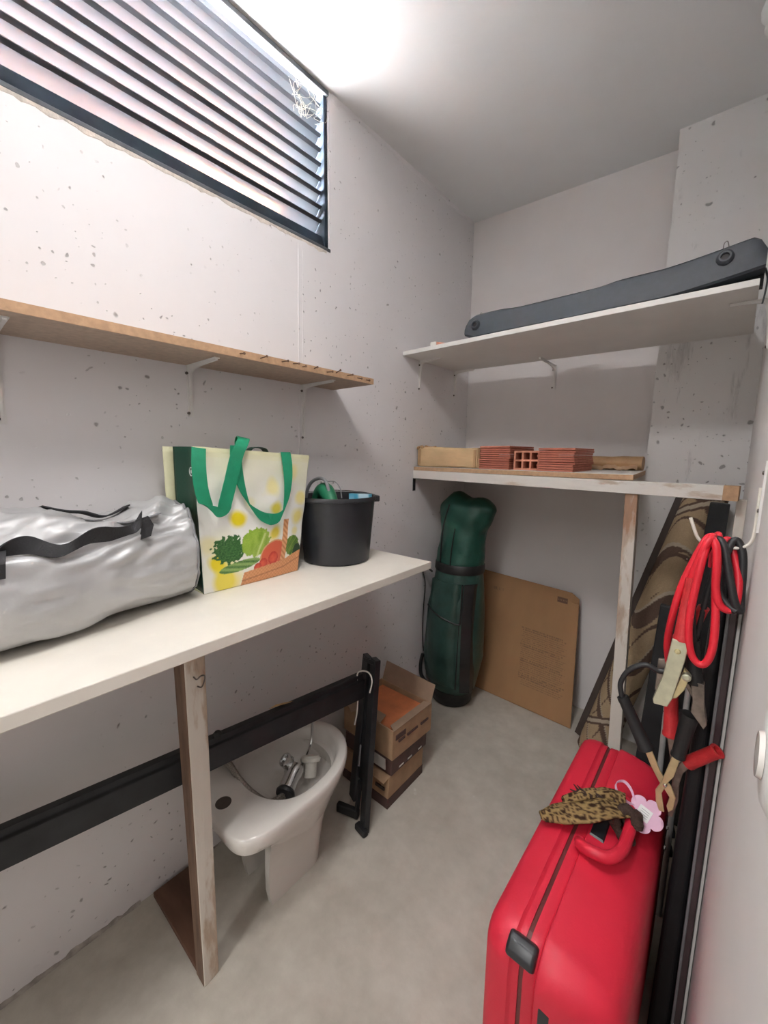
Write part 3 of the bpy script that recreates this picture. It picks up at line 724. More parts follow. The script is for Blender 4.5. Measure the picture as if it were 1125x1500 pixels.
# left lobe of the front handle, folded over itself, and its loop up over the rim
strap('handle', [V(0.199, 0.478, 1.360), V(xf-.004, 0.466, 1.315), V(xf+.002, 0.466, 1.262), V(xf+.004, 0.476, 1.218), V(xf+.006, 0.492, 1.201), V(xf+.010, 0.516, 1.201), V(xf+.012, 0.523, 1.222), V(xf+.012, 0.540, 1.275), V(xf+.008, 0.562, 1.340), V(xf-.002, 0.584, 1.372), V(xf-.022, 0.602, 1.388), V(xf-.05, 0.610, 1.386), V(xf-.06, 0.612, 1.372), V(xf-.055, 0.612, 1.352)],
      lambda t: V(0, 0.036-0.020*math.sin(PI*min(1, max(0, (t-0.22)/0.2)))*1.0, -0.004-0.028*math.sin(PI*min(1, max(0, (t-0.22)/0.2)))) if t < 0.8 else V(0.004, 0.030, -0.010))
strap('handle', [V(xf-.010, 0.572, 1.368), V(xf-.002, 0.566, 1.320), V(xf+.003, 0.574, 1.260), V(xf+.004, 0.592, 1.212), V(xf+.006, 0.622, 1.178), V(xf+.008, 0.660, 1.160), V(xf+.008, 0.694, 1.166), V(xf+.007, 0.714, 1.200), V(xf+.004, 0.726, 1.258), V(xf-.006, 0.733, 1.310), V(xf-.022, 0.738, 1.352)],
      lambda t: V(0, 0.034*max(0.30, abs(math.cos(PI*t))), 0.036*math.sin(PI*t)*(1 if t < .5 else 0.95)*-1 + (0 if t < .5 else 0)) if t < 0.5 else V(0, 0.034*max(0.30, abs(math.cos(PI*t))), 0.032*math.sin(PI*t)))
one('handle', lambda b: ribbon(b, spline([V(0.078, 0.68, 1.345), V(0.082, 0.70, 1.365), V(0.090, 0.735, 1.362), V(0.085, 0.75, 1.34)], 6), V(0.03, 0, 0), 0.002), 'green_dark', bag)

# ---- black bucket with odds and ends
BC = V(0.184, 0.960, BZ)
bk = thing('bucket', BC, 'black plastic bucket standing on the bench beside the printed shopping bag', 'bucket')
one('body', lambda b: lathe(b, [(0.0, 0.006), (0.106, 0.006), (0.111, 0.012), (0.130, 0.226), (0.137, 0.228), (0.139, 0.222), (0.139, 0.214), (0.134, 0.212), (0.115, 0.004), (0.108, 0.0), (0.0, 0.0)], BC, (0, 0, 1), 64, False, False), 'black_plastic', bk, smooth=True)
one('ear', lambda b: obox(b, BC+V(0.075, 0.122, 0.213), (0.52, 0.85, 0), (-0.85, 0.52, 0), (0, 0, 1), 0.012, 0.016, 0.011), 'black_plastic', bk, bevel=0.004)
one('ear', lambda b: obox(b, BC+V(-0.075, -0.118, 0.213), (0.52, 0.85, 0), (-0.85, 0.52, 0), (0, 0, 1), 0.012, 0.016, 0.011), 'black_plastic', bk, bevel=0.004)
one('bail', lambda b: tube(b, [BC + V(0.076*math.cos(a)-0.120*math.sin(a), 0.121*math.cos(a)+0.074*math.sin(a), 0.224+0.008*math.sin(a)) for a in [PI*i/30 for i in range(31)]], 0.0018, 6), 'chrome', bk, smooth=True)
tl = thing('garden_tool', BC+V(-0.02, -0.02, 0.1), 'green handheld power tool head poking out of the black bucket', 'tool')
def toolbody(b):
    P = spline([BC+V(-0.050, -0.050, 0.10), BC+V(-0.046, -0.046, 0.185), BC+V(-0.030, -0.044, 0.232), BC+V(0.000, -0.050, 0.246), BC+V(0.034, -0.060, 0.226), BC+V(0.058, -0.070, 0.206)], 6)
    n = len(P); tube(b, P, [0.018+0.010*math.sin(PI*min(1, i/n*1.05)) for i in range(n)], 18)
one('housing', toolbody, 'tool_green', tl, smooth=True)
one('nozzle', lambda b: tube(b, [BC+V(0.050, -0.066, 0.212), BC+V(0.066, -0.074, 0.200), BC+V(0.080, -0.082, 0.188)], [0.0185, 0.015, 0.009], 16), 'tool_grey', tl, smooth=True)
one('power_cord', lambda b: tube(b, spline([BC+V(-0.070, -0.075, 0.16), BC+V(-0.072, -0.075, 0.225), BC+V(-0.055, -0.070, 0.268), BC+V(-0.015, -0.066, 0.288), BC+V(0.020, -0.066, 0.280), BC+V(0.036, -0.066, 0.245)], 8), 0.0058, 8), 'tool_grey', tl, smooth=True)
one('thin_wire', lambda b: tube(b, spline([BC+V(-0.02, -0.02, 0.275), BC+V(0.015, -0.02, 0.276), BC+V(0.040, -0.02, 0.255), BC+V(0.048, -0.02, 0.222)], 8), 0.0016, 6), 'tool_grey', tl, smooth=True)
def pk(b):
    c = BC+V(0.066, 0.052, 0.203); n = 10
    R = []
    for i in range(n+1):
        u = i/n-0.5; R.append([c+V(u*0.070, (s1*0.016)*(1-abs(u)*1.2)+u*0.03, s2*0.030+0.004*noise.noise(V(i, s2, 1))) for s1, s2 in ((-1, -1), (1, -1), (1, 1), (-1, 1))])
    loft(b, R)
def pkcol(co):
    d = (co-(BC+V(0.070, 0.045, 0.205))); r = math.hypot(d.x-0.01, d.z-0.008)
    if r < 0.009: return (0.75, 0.8, 0.82)
    return (0.10, 0.42, 0.60) if noise.noise(co*60) < 0.12 else (0.55, 0.72, 0.80)
tag(one('packet', pk, 'packet', colors=pkcol), 'crumpled light blue plastic packet tucked inside the black bucket rim', 'packet')

# ================================================================== UNDER THE BENCH
# ---- black steel frame leaning along the wall
fm = thing('bed_frame', (0.25, 0.7, 0), 'black folding steel frame with long rail leaning under the bench', 'frame')
A_, B_ = V(0.035, -0.45, 0.505), V(0.300, 0.972, 0.535)
def rail(b):
    d = (B_-A_).normalized(); s = V(0, 0, 1).cross(d).normalized()
    prof = [(-0.016, -0.045), (0.016, -0.045), (0.016, 0.022), (0.006, 0.026), (0.006, 0.042), (-0.016, 0.042)]
    loft(b, [[p + s*(-u) + V(0, 0, v) for u, v in prof] for p in (A_, B_)])
one('rail', rail, 'black_metal', fm, bevel=0.002)
one('bolt', lambda b: lathe(b, [(0.012, 0), (0.013, 0.008), (0.008, 0.014), (0.0, 0.015)], A_.lerp(B_, 0.655)+V(0.002, 0, 0.040), (0, 0, 1), 14, True, False), 'rubber', fm, smooth=True)
def upright(b, base, topp, w, t):
    base, topp = V(*base), V(*topp); d = (topp-base).normalized(); bar(b, base, topp, w, t, (1, -0.35, 0))
one('upright', lambda b: upright(b, (0.346, 0.935, 0.0), (0.347, 0.990, 0.640), 0.036, 0.022), 'black_metal', fm, bevel=0.002)
one('upright', lambda b: upright(b, (0.262, 0.965, 0.06), (0.300, 1.000, 0.632), 0.040, 0.020), 'black_metal', fm, bevel=0.002)
one('gusset_plate', lambda b: prism(b, [V(0.272, 0.972, 0.16), V(0.346, 0.944, 0.16), V(0.346, 0.985, 0.56), V(0.292, 0.992, 0.56)], (0.002, 0.006, 0)), 'black_metal', fm)
one('lower_brace', lambda b: upright(b, (0.300, 0.944, 0.045), (0.312, 0.950, 0.17), 0.014, 0.012), 'black_metal', fm)
one('foot', lambda b: bar(b, V(0.215, 0.925, 0.024), V(0.300, 0.955, 0.020), 0.022, 0.036, (0, 1, 0)), 'rubber', fm, bevel=0.006, bseg=3)
one('foot', lambda b: bar(b, V(0.318, 0.925, 0.014), V(0.372, 0.918, 0.012), 0.024, 0.024, (0, 1, 0)), 'rubber', fm, bevel=0.006, bseg=3)
one('end_clip', lambda b: bar(b, V(0.288, 1.000, 0.615), V(0.352, 0.985, 0.630), 0.016, 0.02, (0, 0, 1)), 'black_metal', fm, bevel=0.003)
one('slot_trim', lambda b: bar(b, V(0.324, 0.930, 0.250), V(0.327, 0.936, 0.330), 0.005, 0.003, (1, -0.35, 0)), 'tool_grey', fm)
tag(one('wire_cord', lambda b: tube(b, spline([V(0.288, 0.945, 0.385), V(0.300, 0.945, 0.44), V(0.305, 0.945, 0.52), V(0.298, 0.948, 0.580), V(0.315, 0.955, 0.598), V(0.345, 0.958, 0.600), V(0.362, 0.955, 0.578), V(0.356, 0.950, 0.535)], 6), 0.0026, 6), 'nylon', smooth=True),
    'thin white cord hooked over the black steel frame', 'cord')
tag(one('dry_leaf', lambda b: loft(b, [[p+V(0, 0, 0.0015), p+V(w_, 0, 0), p+V(0, 0, -0.001), p+V(-w_, 0, 0)] for p, w_ in ((V(0.222, 0.640, 0.5718), 0.001), (V(0.228, 0.665, 0.575), 0.006), (V(0.236, 0.69, 0.573), 0.005), (V(0.244, 0.715, 0.570), 0.001))]), 'kraft'),
    'small dry brown leaf lying on the black rail', 'leaf')

# ---- bidet
bd = thing('bidet', (0.235, 0.66, 0), 'white ceramic bidet standing loose on the floor behind the bench leg', 'bidet')
BX, RZ = 0.236, 0.382
def plan(s, t0=0.0):
    """outline of the rim: square tap deck towards -y, round bowl towards +y; returns list of (x, y)"""
    out = []; n = 72
    for k in range(n):
        a = 2*PI*k/n; ca, sa = math.cos(a), math.sin(a)
        yc = 0.665
        if sa >= 0: x = 0.182*ca; y = 0.235*sa
        else:
            e = 0.26; x = 0.182*math.copysign(abs(ca)**e, ca)*(1-0.10*abs(sa)); y = -0.235*abs(sa)**e
            if abs(ca) < 1e-6: x = 0
        out.append((BX+x*s, yc+y*(s if s < 1 else s)))
    return out
def bowl_plan(s):
    out = []; n = 72
    for k in range(n):
        a = 2*PI*k/n; ca, sa = math.cos(a), math.sin(a)
        x = 0.142*ca; y = (0.195*sa if sa > 0 else 0.125*math.copysign(abs(sa)**0.8, sa))
        out.append((BX+x*s, 0.672+y*s))
    return out
def bidet_body(b):
    Rr = []
    def ring(pl, z): return [V(x, y, z) for x, y in pl]
    # underside up over the rim and down into the bowl
    def apron(s, z):
        out = []
        for x, y in plan(1.0):
            k = max(0, min(1, (0.60-y)/0.13))            # the tap deck overhangs as a thin slab
            out.append(V(BX+(x-BX)*(s+(1-s)*k*0.75), 0.69+(y-0.69)*(s+(1-s)*k*0.8), z + (0.336-z)*k*(z < 0.336)))
        return out
    Rr += [apron(0.55, 0.225), apron(0.72, 0.228), apron(0.82, 0.276), apron(0.93, 0.322), apron(0.988, 0.350), ring(plan(1.0), 0.366), ring(plan(0.993), 0.378), ring(plan(0.97), RZ)]
    Rr += [ring(bowl_plan(1.06), RZ), ring(bowl_plan(1.02), RZ-0.004), ring(bowl_plan(0.98), RZ-0.016), ring(bowl_plan(0.93), RZ-0.045), ring(bowl_plan(0.83), RZ-0.085), ring(bowl_plan(0.66), RZ-0.115), ring(bowl_plan(0.4), RZ-0.130), ring(bowl_plan(0.1), RZ-0.135)]
    loft(b, Rr)
one('basin', bidet_body, 'ceramic', bd, smooth=True, angle=60)
def pedestal(b):
    # U-shaped foot, open towards the wall end
    def u_ring(z, o, i, y0, yt):
        P = []
        n = 20
        for k in range(n+1):
            a = PI*k/n
            P.append(V(BX-0.005+o*math.cos(a), yt-o*0.9+o*0.9*math.sin(a), z))
        P = [V(BX-0.005+o, y0, z)] + P + [V(BX-0.005-o, y0, z)]
        Q = [V(BX-0.005-i, y0, z)]
        for k in range(n+1):
            a = PI-PI*k/n
            Q.append(V(BX-0.005+i*math.cos(a), yt-0.02-i*0.9+i*0.9*math.sin(a), z))
        Q.append(V(BX-0.005+i, y0, z))
        return P+Q
    loft(b, [u_ring(0, 0.076, 0.056, 0.575, 0.795), u_ring(0.05, 0.077, 0.057, 0.566, 0.800), u_ring(0.14, 0.086, 0.064, 0.562, 0.815), u_ring(0.21, 0.104, 0.078, 0.556, 0.83), u_ring(0.262, 0.128, 0.098, 0.545, 0.845), u_ring(0.30, 0.150, 0.118, 0.530, 0.855), u_ring(0.335, 0.160, 0.13, 0.515, 0.855)])
one('pedestal', pedestal, 'ceramic', bd, smooth=True, angle=50)
one('tap_hole', lambda b: lathe(b, [(0.021, 0.0), (0.0215, 0.0012), (0.0, 0.0012)], V(0.243, 0.472, RZ), (0, 0, 1), 28, True, False), 'ink', bd)
one('fixing_hole', lambda b: lathe(b, [(0.006, 0.0), (0.006, 0.0015), (0.0, 0.0015)], V(0.3045, 0.62, 0.075), (1, 0, 0), 12, True, False), 'ink', bd)
one('fixing_smear', lambda b: lathe(b, [(0.016, 0.0), (0.012, 0.001), (0.0, 0.001)], V(0.3042, 0.622, 0.075), (1, 0, 0), 12, True, False), 'ceramic_raw', bd)
one('overflow', lambda b: lathe(b, [(0.006, 0.0), (0.006, 0.002), (0.0, 0.002)], V(0.145, 0.742, 0.300), (0.7, -0.3, 0.5), 10, True, False), 'ink', bd)
tp = thing('mixer_tap', (0.24, 0.70, 0.26), 'loose chrome mixer tap with braided hoses lying in the bidet bowl', 'tap')
TZ = 0.292
one('tap_body', lambda b: lathe(b, [(0.0, 0), (0.019, 0.0), (0.021, 0.008), (0.021, 0.036), (0.024, 0.042), (0.024, 0.060), (0.018, 0.064), (0.0, 0.064)], V(0.262, 0.668, TZ+0.004), (-0.45, 0.85, 0.25), 24, False, False), 'chrome', tp, smooth=True)
one('tap_cap', lambda b: lathe(b, [(0.014, 0), (0.017, 0.004), (0.017, 0.022), (0.012, 0.024), (0.011, 0.016), (0.0, 0.016)], V(0.222, 0.710, TZ+0.030), (-0.15, -0.55, 0.8), 24, True, False), 'chrome', tp, smooth=True)
one('tap_lever', lambda b: tube(b, spline([V(0.242, 0.725, TZ+0.012), V(0.228, 0.765, TZ+0.03), V(0.215, 0.790, TZ+0.05), V(0.208, 0.800, TZ+0.110)], 6), [0.004]*19, 8), 'chrome', tp, smooth=True)
one('tap_base', lambda b: lathe(b, [(0.0, 0), (0.023, 0), (0.025, 0.006), (0.022, 0.012), (0.0, 0.012)], V(0.268, 0.660, TZ), (-0.45, 0.85, 0.25), 24, False, False), 'black_plastic', tp, smooth=True)
one('waste_plug', lambda b: lathe(b, [(0.0, -0.004), (0.016, -0.004), (0.017, 0.030), (0.026, 0.032), (0.027, 0.040), (0.022, 0.046), (0.0, 0.048)], V(0.262, 0.745, TZ-0.005), (-0.35, 0.35, 0.75), 24, False, False), 'nylon', tp, smooth=True)
for k, dz in ((0, 0.0), (1, 0.011)):
    one('hose', lambda b: tube(b, spline([V(0.270, 0.655, TZ+dz), V(0.268, 0.605, TZ+0.004+dz), V(0.238, 0.570, TZ+0.038+dz), V(0.200, 0.548, RZ-0.012+dz), V(0.150, 0.545, RZ+0.012+dz), V(0.100, 0.540+0.01*k, RZ+0.010+dz*0.5), V(0.055, 0.530-0.05*k, RZ+0.006), V(0.040, 0.49-0.08*k, RZ+0.006)], 8), 0.0072, 8), 'hose', tp, smooth=True)

for ch in tp.children:
    if not ch.name.startswith('hose'): ch.scale = (1.25, 1.25, 1.25)
# ---- stack of tile boxes
def carton(name, x0, x1, y0, y1, z0, z1, label):
    return thing(name, ((x0+x1)/2, (y0+y1)/2, z0), label, 'box')
c1 = carton('cardboard_box', 0.10, 0.353, 1.058, 1.292, 0, 0.165, 'closed brown carton with dark base band standing on the floor under the other cartons')
one('carton_body', lambda b: hexa(b, [V(0.108, 1.058, 0), V(0.353, 1.056, 0), V(0.348, 1.290, 0), V(0.108, 1.290, 0), V(0.105, 1.060, 0.130), V(0.355, 1.062, 0.130), V(0.352, 1.292, 0.130), V(0.105, 1.290, 0.130)]), 'cardboard', c1, bevel=0.003)
one('base_band', lambda b: hexa(b, [V(0.107, 1.0565, 0.001), V(0.3545, 1.0545, 0.001), V(0.3495, 1.2915, 0.001), V(0.107, 1.2915, 0.001), V(0.106, 1.058, 0.042), V(0.3555, 1.056, 0.042), V(0.3505, 1.2925, 0.042), V(0.106, 1.2925, 0.042)]), 'cardboard_dark', c1)
one('hand_slot', lambda b: box(b, 0.292, 0.337, 1.054, 1.0595, 0.070, 0.082), 'ink', c1)
one('loose_flap', lambda b: hexa(b, [V(0.25, 1.035, 0.128), V(0.350, 1.035, 0.120), V(0.355, 1.075, 0.129), V(0.25, 1.075, 0.131), V(0.25, 1.035, 0.131), V(0.350, 1.035, 0.123), V(0.355, 1.075, 0.132), V(0.25, 1.075, 0.134)]), 'cardboard', c1)
c2 = carton('cardboard_box', 0.10, 0.363, 1.065, 1.30, 0.132, 0.205, 'flat dark brown carton with a white paper label between two tan cartons')
one('carton_body', lambda b: hexa(b, [V(0.110, 1.072, 0.134), V(0.360, 1.070, 0.134), V(0.360, 1.300, 0.134), V(0.110, 1.300, 0.134), V(0.110, 1.070, 0.205), V(0.364, 1.066, 0.205), V(0.362, 1.302, 0.205), V(0.110, 1.300, 0.205)]), 'cardboard_dark', c2, bevel=0.003)
one('paper_label', lambda b: box(b, 0.262, 0.332, 1.0655, 1.0705, 0.150, 0.196), 'label', c2)
for y0, y1 in ((1.115, 1.142), (1.170, 1.195), (1.24, 1.262)):
    one('print_mark', lambda b: hexa(b, [V(0.3615, y0, 0.146), V(0.363, y0, 0.146), V(0.363, y1, 0.146), V(0.3615, y1, 0.146), V(0.3625, y0, 0.153), V(0.364, y0, 0.153), V(0.364, y1, 0.153), V(0.3625, y1, 0.153)]), 'label', c2)
c3 = carton('cardboard_box', 0.10, 0.372, 1.062, 1.312, 0.206, 0.33, 'open tan carton on top of the stack with its back flap up')
def open_box(b):
    o = [(0.098, 1.075), (0.366, 1.066), (0.374, 1.310), (0.098, 1.312)]
    i = [(0.103, 1.080), (0.361, 1.071), (0.369, 1.305), (0.103, 1.307)]
    loft(b, [[V(x, y, 0.212) for x, y in i], [V(x, y, 0.206) for x, y in o], [V(x+0.003*(x > .3), y, 0.328) for x, y in o], [V(x, y, 0.328) for x, y in i], [V(x, y, 0.213) for x, y in i]], False, True)
one('carton_body', open_box, 'cardboard', c3)
def flap(name, pts, th=0.003):
    one(name, lambda b: prism(b, [V(*p) for p in pts], (0, 0, th)), 'cardboard_in', c3)
one('back_flap', lambda b: prism(b, [V(0.105, 1.310, 0.326), V(0.372, 1.308, 0.326), V(0.372, 1.338, 0.392), V(0.105, 1.340, 0.405)], (0, 0.003, 0)), 'cardboard_in', c3)
flap('side_flap', [(0.340, 1.085, 0.3275), (0.372, 1.068, 0.3275), (0.378, 1.308, 0.3275), (0.346, 1.296, 0.3275)])
flap('front_flap', [(0.115, 1.077, 0.3275), (0.300, 1.071, 0.3275), (0.290, 1.118, 0.331), (0.115, 1.122, 0.331)])
one('stray_flap', lambda b: prism(b, [V(0.10, 1.08, 0.330), V(0.185, 1.03, 0.342), V(0.195, 1.055, 0.345), V(0.13, 1.10, 0.334)], (0, 0, 0.003)), 'cardboard_in', c3)
for y0, y1 in ((1.098, 1.135), (1.150, 1.215), (1.235, 1.285)):
    one('print_mark', lambda b: box(b, 0.3685+0.0325*(y0-1.066)-0.0005, 0.3708+0.0325*(y1-1.066)+0.0005, y0, y1, 0.268, 0.276), 'cardboard_dark', c3)
one('side_slot', lambda b: hexa(b, [V(0.3675, 1.082, 0.282), V(0.3700, 1.082, 0.282), V(0.3722, 1.140, 0.282), V(0.369, 1.140, 0.282), V(0.3685, 1.082, 0.303), V(0.3712, 1.082, 0.303), V(0.3732, 1.140, 0.303), V(0.370, 1.140, 0.303)]), 'cardboard_dark', c3)
one('packing_insert', lambda b: box(b, 0.108, 0.352, 1.088, 1.300, 0.2135, 0.2955), 'cardboard_in', c3)
tag(one('floor_tile', lambda b: box(b, 0.116, 0.342, 1.092, 1.298, 0.296, 0.311), 'tile_orange', bevel=0.0015), 'square orange terracotta floor tile lying in the open carton', 'tile')

# ================================================================== BACK CORNER
# ---- golf bag with hood
gb = thing('golf_bag', (0.155, 1.85, 0), 'dark green golf bag with zipped rain hood standing in the corner', 'golf bag')
def g_ring(cx, cy, z, rx, ry, n=40, seed=0, amp=0.0, p=1.0, tilt=0.0):
    out = []
    for k in range(n):
        a = 2*PI*k/n; ca, sa = math.cos(a), math.sin(a)
        w = 1+amp*noise.noise(V(ca*2+seed, sa*2, z*9))
        out.append(V(cx+rx*w*math.copysign(abs(ca)**p, ca), cy+ry*w*math.copysign(abs(sa)**p, sa), z+tilt*ca*rx))
    return out
def gbody(b):
    loft(b, [g_ring(0.155, 1.85, 0.075, .112, .105), g_ring(0.155, 1.85, 0.095, .128, .118), g_ring(0.150, 1.85, 0.16, .148, .125, amp=.05, p=.85), g_ring(0.152, 1.85, 0.28, .158, .128, amp=.06, p=.85), g_ring(0.158, 1.85, 0.42, .158, .13, amp=.07, p=.85), g_ring(0.165, 1.85, 0.55, .152, .128, amp=.06, p=.9), g_ring(0.172, 1.85, 0.66, .140, .122, amp=.04), g_ring(0.176, 1.85, 0.735, .128, .115), g_ring(0.177, 1.85, 0.76, .126, .113)])
one('body', gbody, 'golf', gb, smooth=True)
one('base', lambda b: lathe(b, [(0.0, 0.0), (0.096, 0.0), (0.108, 0.012), (0.112, 0.05), (0.108, 0.075), (0.112, 0.082), (0.0, 0.083)], V(0.155, 1.85, 0), (0, 0, 1), 40, False, False), 'golf_black', gb, smooth=True)
one('collar', lambda b: loft(b, [g_ring(0.177, 1.85, 0.745, .131, .118), g_ring(0.177, 1.85, 0.752, .134, .121), g_ring(0.178, 1.85, 0.785, .132, .119), g_ring(0.178, 1.85, 0.792, .128, .115)]), 'golf_black', gb, smooth=True)
def hood(b):
    # sack over the club heads: two humps at the top, kinked towards the room
    R = []; n = 56
    for i in range(34):
        t = i/33
        z = 0.775 + 0.30*t
        cx = 0.176 + 0.010*math.sin(t*2.2) + 0.030*t*t; cy = 1.85
        rx = 0.124 + 0.004*math.sin(t*9) + 0.028*t**3; ry = 0.110-0.02*t
        ring = []
        for k in range(n):
            a = 2*PI*k/n; ca, sa = math.cos(a), math.sin(a)
            w = 1 + 0.07*noise.noise(V(ca*2.3, sa*2.3, z*14)) - 0.10*math.exp(-((t-0.62)/0.10)**2)*max(0, ca)**2
            ring.append(V(cx+rx*w*ca, cy+ry*w*sa, z))
        R.append(ring)
    # rounded two-lobed crown
    base = R[-1]; cx = sum(p.x for p in base)/n; cy = 1.85
    for k_ in (0.985, 0.95, 0.89, 0.80, 0.68, 0.53, 0.36, 0.18, 0.04):
        ring = []
        for p in base:
            q = V(cx+(p.x-cx)*k_, cy+(p.y-cy)*k_, p.z)
            u = (q.x-cx)/0.15
            lobe = 0.034*math.exp(-((u+0.46)/0.30)**2) + 0.012*math.exp(-((u-0.62)/0.30)**2) - 0.006*math.exp(-((u-0.12)/0.2)**2)
            q.z += 0.062*math.sqrt(1-k_*k_) + lobe*(1-k_**4)
            ring.append(q)
        R.append(ring)
    loft(b, R)
one('hood', hood, 'golf_hood', gb, smooth=True, angle=180)
def hood_pt(x, z): return V(x, 1.85-0.113*math.sqrt(max(0.02, 1-((x-0.185)/0.135)**2)), z)
one('hood_zip', lambda b: tube(b, spline([hood_pt(0.118, 0.79)+V(0, -0.002, 0), hood_pt(0.124, 0.90)+V(0, -0.002, 0), hood_pt(0.134, 1.0)+V(0, 0.004, 0), hood_pt(0.155, 1.10)+V(0, 0.022, 0)], 8), 0.004, 6), 'golf_black', gb, smooth=True)
one('hood_zip', lambda b: tube(b, spline([hood_pt(0.186, 0.79)+V(0, -0.002, 0), hood_pt(0.192, 0.88)+V(0, -0.001, 0), hood_pt(0.206, 0.985)+V(0, 0.0, 0)], 8), 0.0028, 6), 'golf_black', gb, smooth=True)
def gp(x, z, off=0.0): return V(x, 1.85-0.122*math.sqrt(max(0.03, 1-((x-0.16)/0.165)**2))-off, z)
def pocket(b):
    R = []
    for z, x0, x1, d in ((0.13, 0.04, 0.232, 0.004), (0.16, 0.028, 0.236, 0.020), (0.30, 0.030, 0.240, 0.030), (0.42, 0.036, 0.243, 0.030), (0.50, 0.044, 0.246, 0.024), (0.585, 0.056, 0.248, 0.010), (0.70, 0.076, 0.246, 0.003)):
        m = 14; F = []; K = []
        for i in range(m+1):
            u = i/m; x = x0+(x1-x0)*u
            F.append(gp(x, z, d*math.sin(PI*u)**0.5 + 0.004*noise.noise(V(x*25, z*12, 1))))
            K.append(gp(x, z, -0.03))
        R.append(F+list(reversed(K)))
    loft(b, R)
one('front_pocket', pocket, 'golf', gb, smooth=True, angle=60)
one('pocket_zip', lambda b: tube(b, spline([gp(0.048, 0.545, 0.008), gp(0.11, 0.530, 0.020), gp(0.18, 0.512, 0.024), gp(0.246, 0.490, 0.012), gp(0.256, 0.52, 0.012), gp(0.256, 0.70, 0.006)], 8), 0.0045, 6), 'golf_black', gb, smooth=True)
one('side_piping', lambda b: tube(b, spline([gp(0.242, 0.13, 0.008), gp(0.246, 0.30, 0.012), gp(0.250, 0.50, 0.010)], 8), 0.003, 6), 'golf_black', gb, smooth=True)
one('side_panel', lambda b: loft(b, [[gp(x, z, o) for x in (0.264, 0.285, 0.303)]+[gp(x, z, -0.03) for x in (0.303, 0.285, 0.264)] for z, o in ((0.12, .014), (0.3, .020), (0.45, .022), (0.6, .014), (0.7, .006))]), 'golf_black', gb, smooth=True)
one('shoulder_strap', lambda b: ribbon(b, spline([V(0.075, 1.745, 0.735), V(0.030, 1.735, 0.760), V(0.006, 1.75, 0.735), V(0.030, 1.745, 0.66), V(0.012, 1.76, 0.50), V(0.008, 1.765, 0.36), V(0.012, 1.770, 0.26)], 8), V(0.012, -0.018, 0.0), 0.006), 'golf_black', gb, smooth=True)
one('carry_loop', lambda b: tube(b, spline([V(0.012, 1.765, 0.24), V(0.006, 1.755, 0.19), V(0.018, 1.745, 0.13), V(0.055, 1.74, 0.10)], 8), 0.010, 8), 'golf_black', gb, smooth=True)

# ---- flattened carton leaning on the back wall
def sheet_pt(u, v):
    """u across, v up"""
    x = 0.192+0.552*u - 0.045*v*u - 0.035*v*(1-u)
    y = 2.032-0.022*u + (0.135+0.022*u)*v + 0.006*math.sin(PI*v)*math.sin(PI*u)
    z = 0.002 + (0.672-0.030*u)*v
    if u > 0.93 and v > 0.93: z -= (u-0.93)*0.35
    return V(x, y, z)
def sheet_col(u, v):
    c = (0.37, 0.205, 0.098)
    if 0.80 < u < 0.90 and 0.905 < v < 0.945: return (0.13, 0.07, 0.045) if abs(v-0.925) > 0.006 or int(u*200) % 3 else (0.34, 0.21, 0.12)
    if 0.42 < u < 0.93 and 0.17 < v < 0.63:
        row = (v-0.17)/0.0165; k = int(row); f = row-k
        x0 = 0.48-0.02*noise.noise(V(k*3.3, 1, 1)) if k > 2 else 0.5
        if f < 0.42 and u > x0 and u < 0.90+0.02*((k*7) % 3-1) and noise.noise(V(u*170, k*9.7, 2)) > -0.12:
            return (0.215, 0.125, 0.068)
    if 0.12 < u < 0.26 and 0.86 < v < 0.885 and noise.noise(V(u*150, 3, 2)) > 0: return (0.24, 0.14, 0.08)
    return c
cs = grid_face('flattened_box', sheet_pt, sheet_col, 220, 190, 'card', None, th=0.006)
tag(cs, 'large flattened brown cardboard box with printed list leaning on the back wall', 'cardboard')

# ================================================================== ON THE LOWER SHELF
LZ = 1.2884
def slope_y(x): return 1.668-0.066*x
pc = thing('parcel', (0.18, 1.75, LZ), 'brown paper parcel wound with clear tape on the lower shelf', 'parcel')
def parcel(b):
    R = []; n = 18
    for i in range(n+1):
        x = 0.012+0.335*i/n; e = 1-0.06*(i in (0, n))
        ring = []
        for py, pz in rrect(0.115, 0.046, 0.010, 3):
            w = 0.004*noise.noise(V(x*30, py*40, pz*40))
            ring.append(V(x, 1.784+py*e+w, LZ+0.0475+pz*e*(1.02+0.06*math.sin(x*19))+w*0.6))
        R.append(ring)
    for p in R: 
        for q in p: q.z = max(q.z, LZ+0.0005)
    loft(b, R)
one('wrapping', parcel, 'parcel', pc, smooth=True, angle=50)
one('folded_end', lambda b: hexa(b, [V(0.346, 1.672, LZ+.002), V(0.357, 1.676, LZ+.002), V(0.357, 1.885, LZ+.002), V(0.346, 1.890, LZ+.002), V(0.346, 1.674, LZ+.090), V(0.353, 1.68, LZ+.086), V(0.353, 1.88, LZ+.086), V(0.346, 1.888, LZ+.090)]), 'kraft', pc)
one('tape_knot', lambda b: tube(b, spline([V(0.012, 1.678, LZ+.088), V(0.030, 1.670, LZ+.100), V(0.050, 1.676, LZ+.094), V(0.060, 1.684, LZ+.098), V(0.11, 1.690, LZ+.095)], 5), [0.006+0.003*math.sin(i) for i in range(21)], 8), 'kraft', pc, smooth=True)
for x, z0 in ((0.030, 0.008), (0.335, 0.006)):
    one('tape_edge', lambda b: box(b, x-0.006, x+0.006, 1.6675, 1.6700, LZ+z0, LZ+z0+0.078), 'kraft', pc)
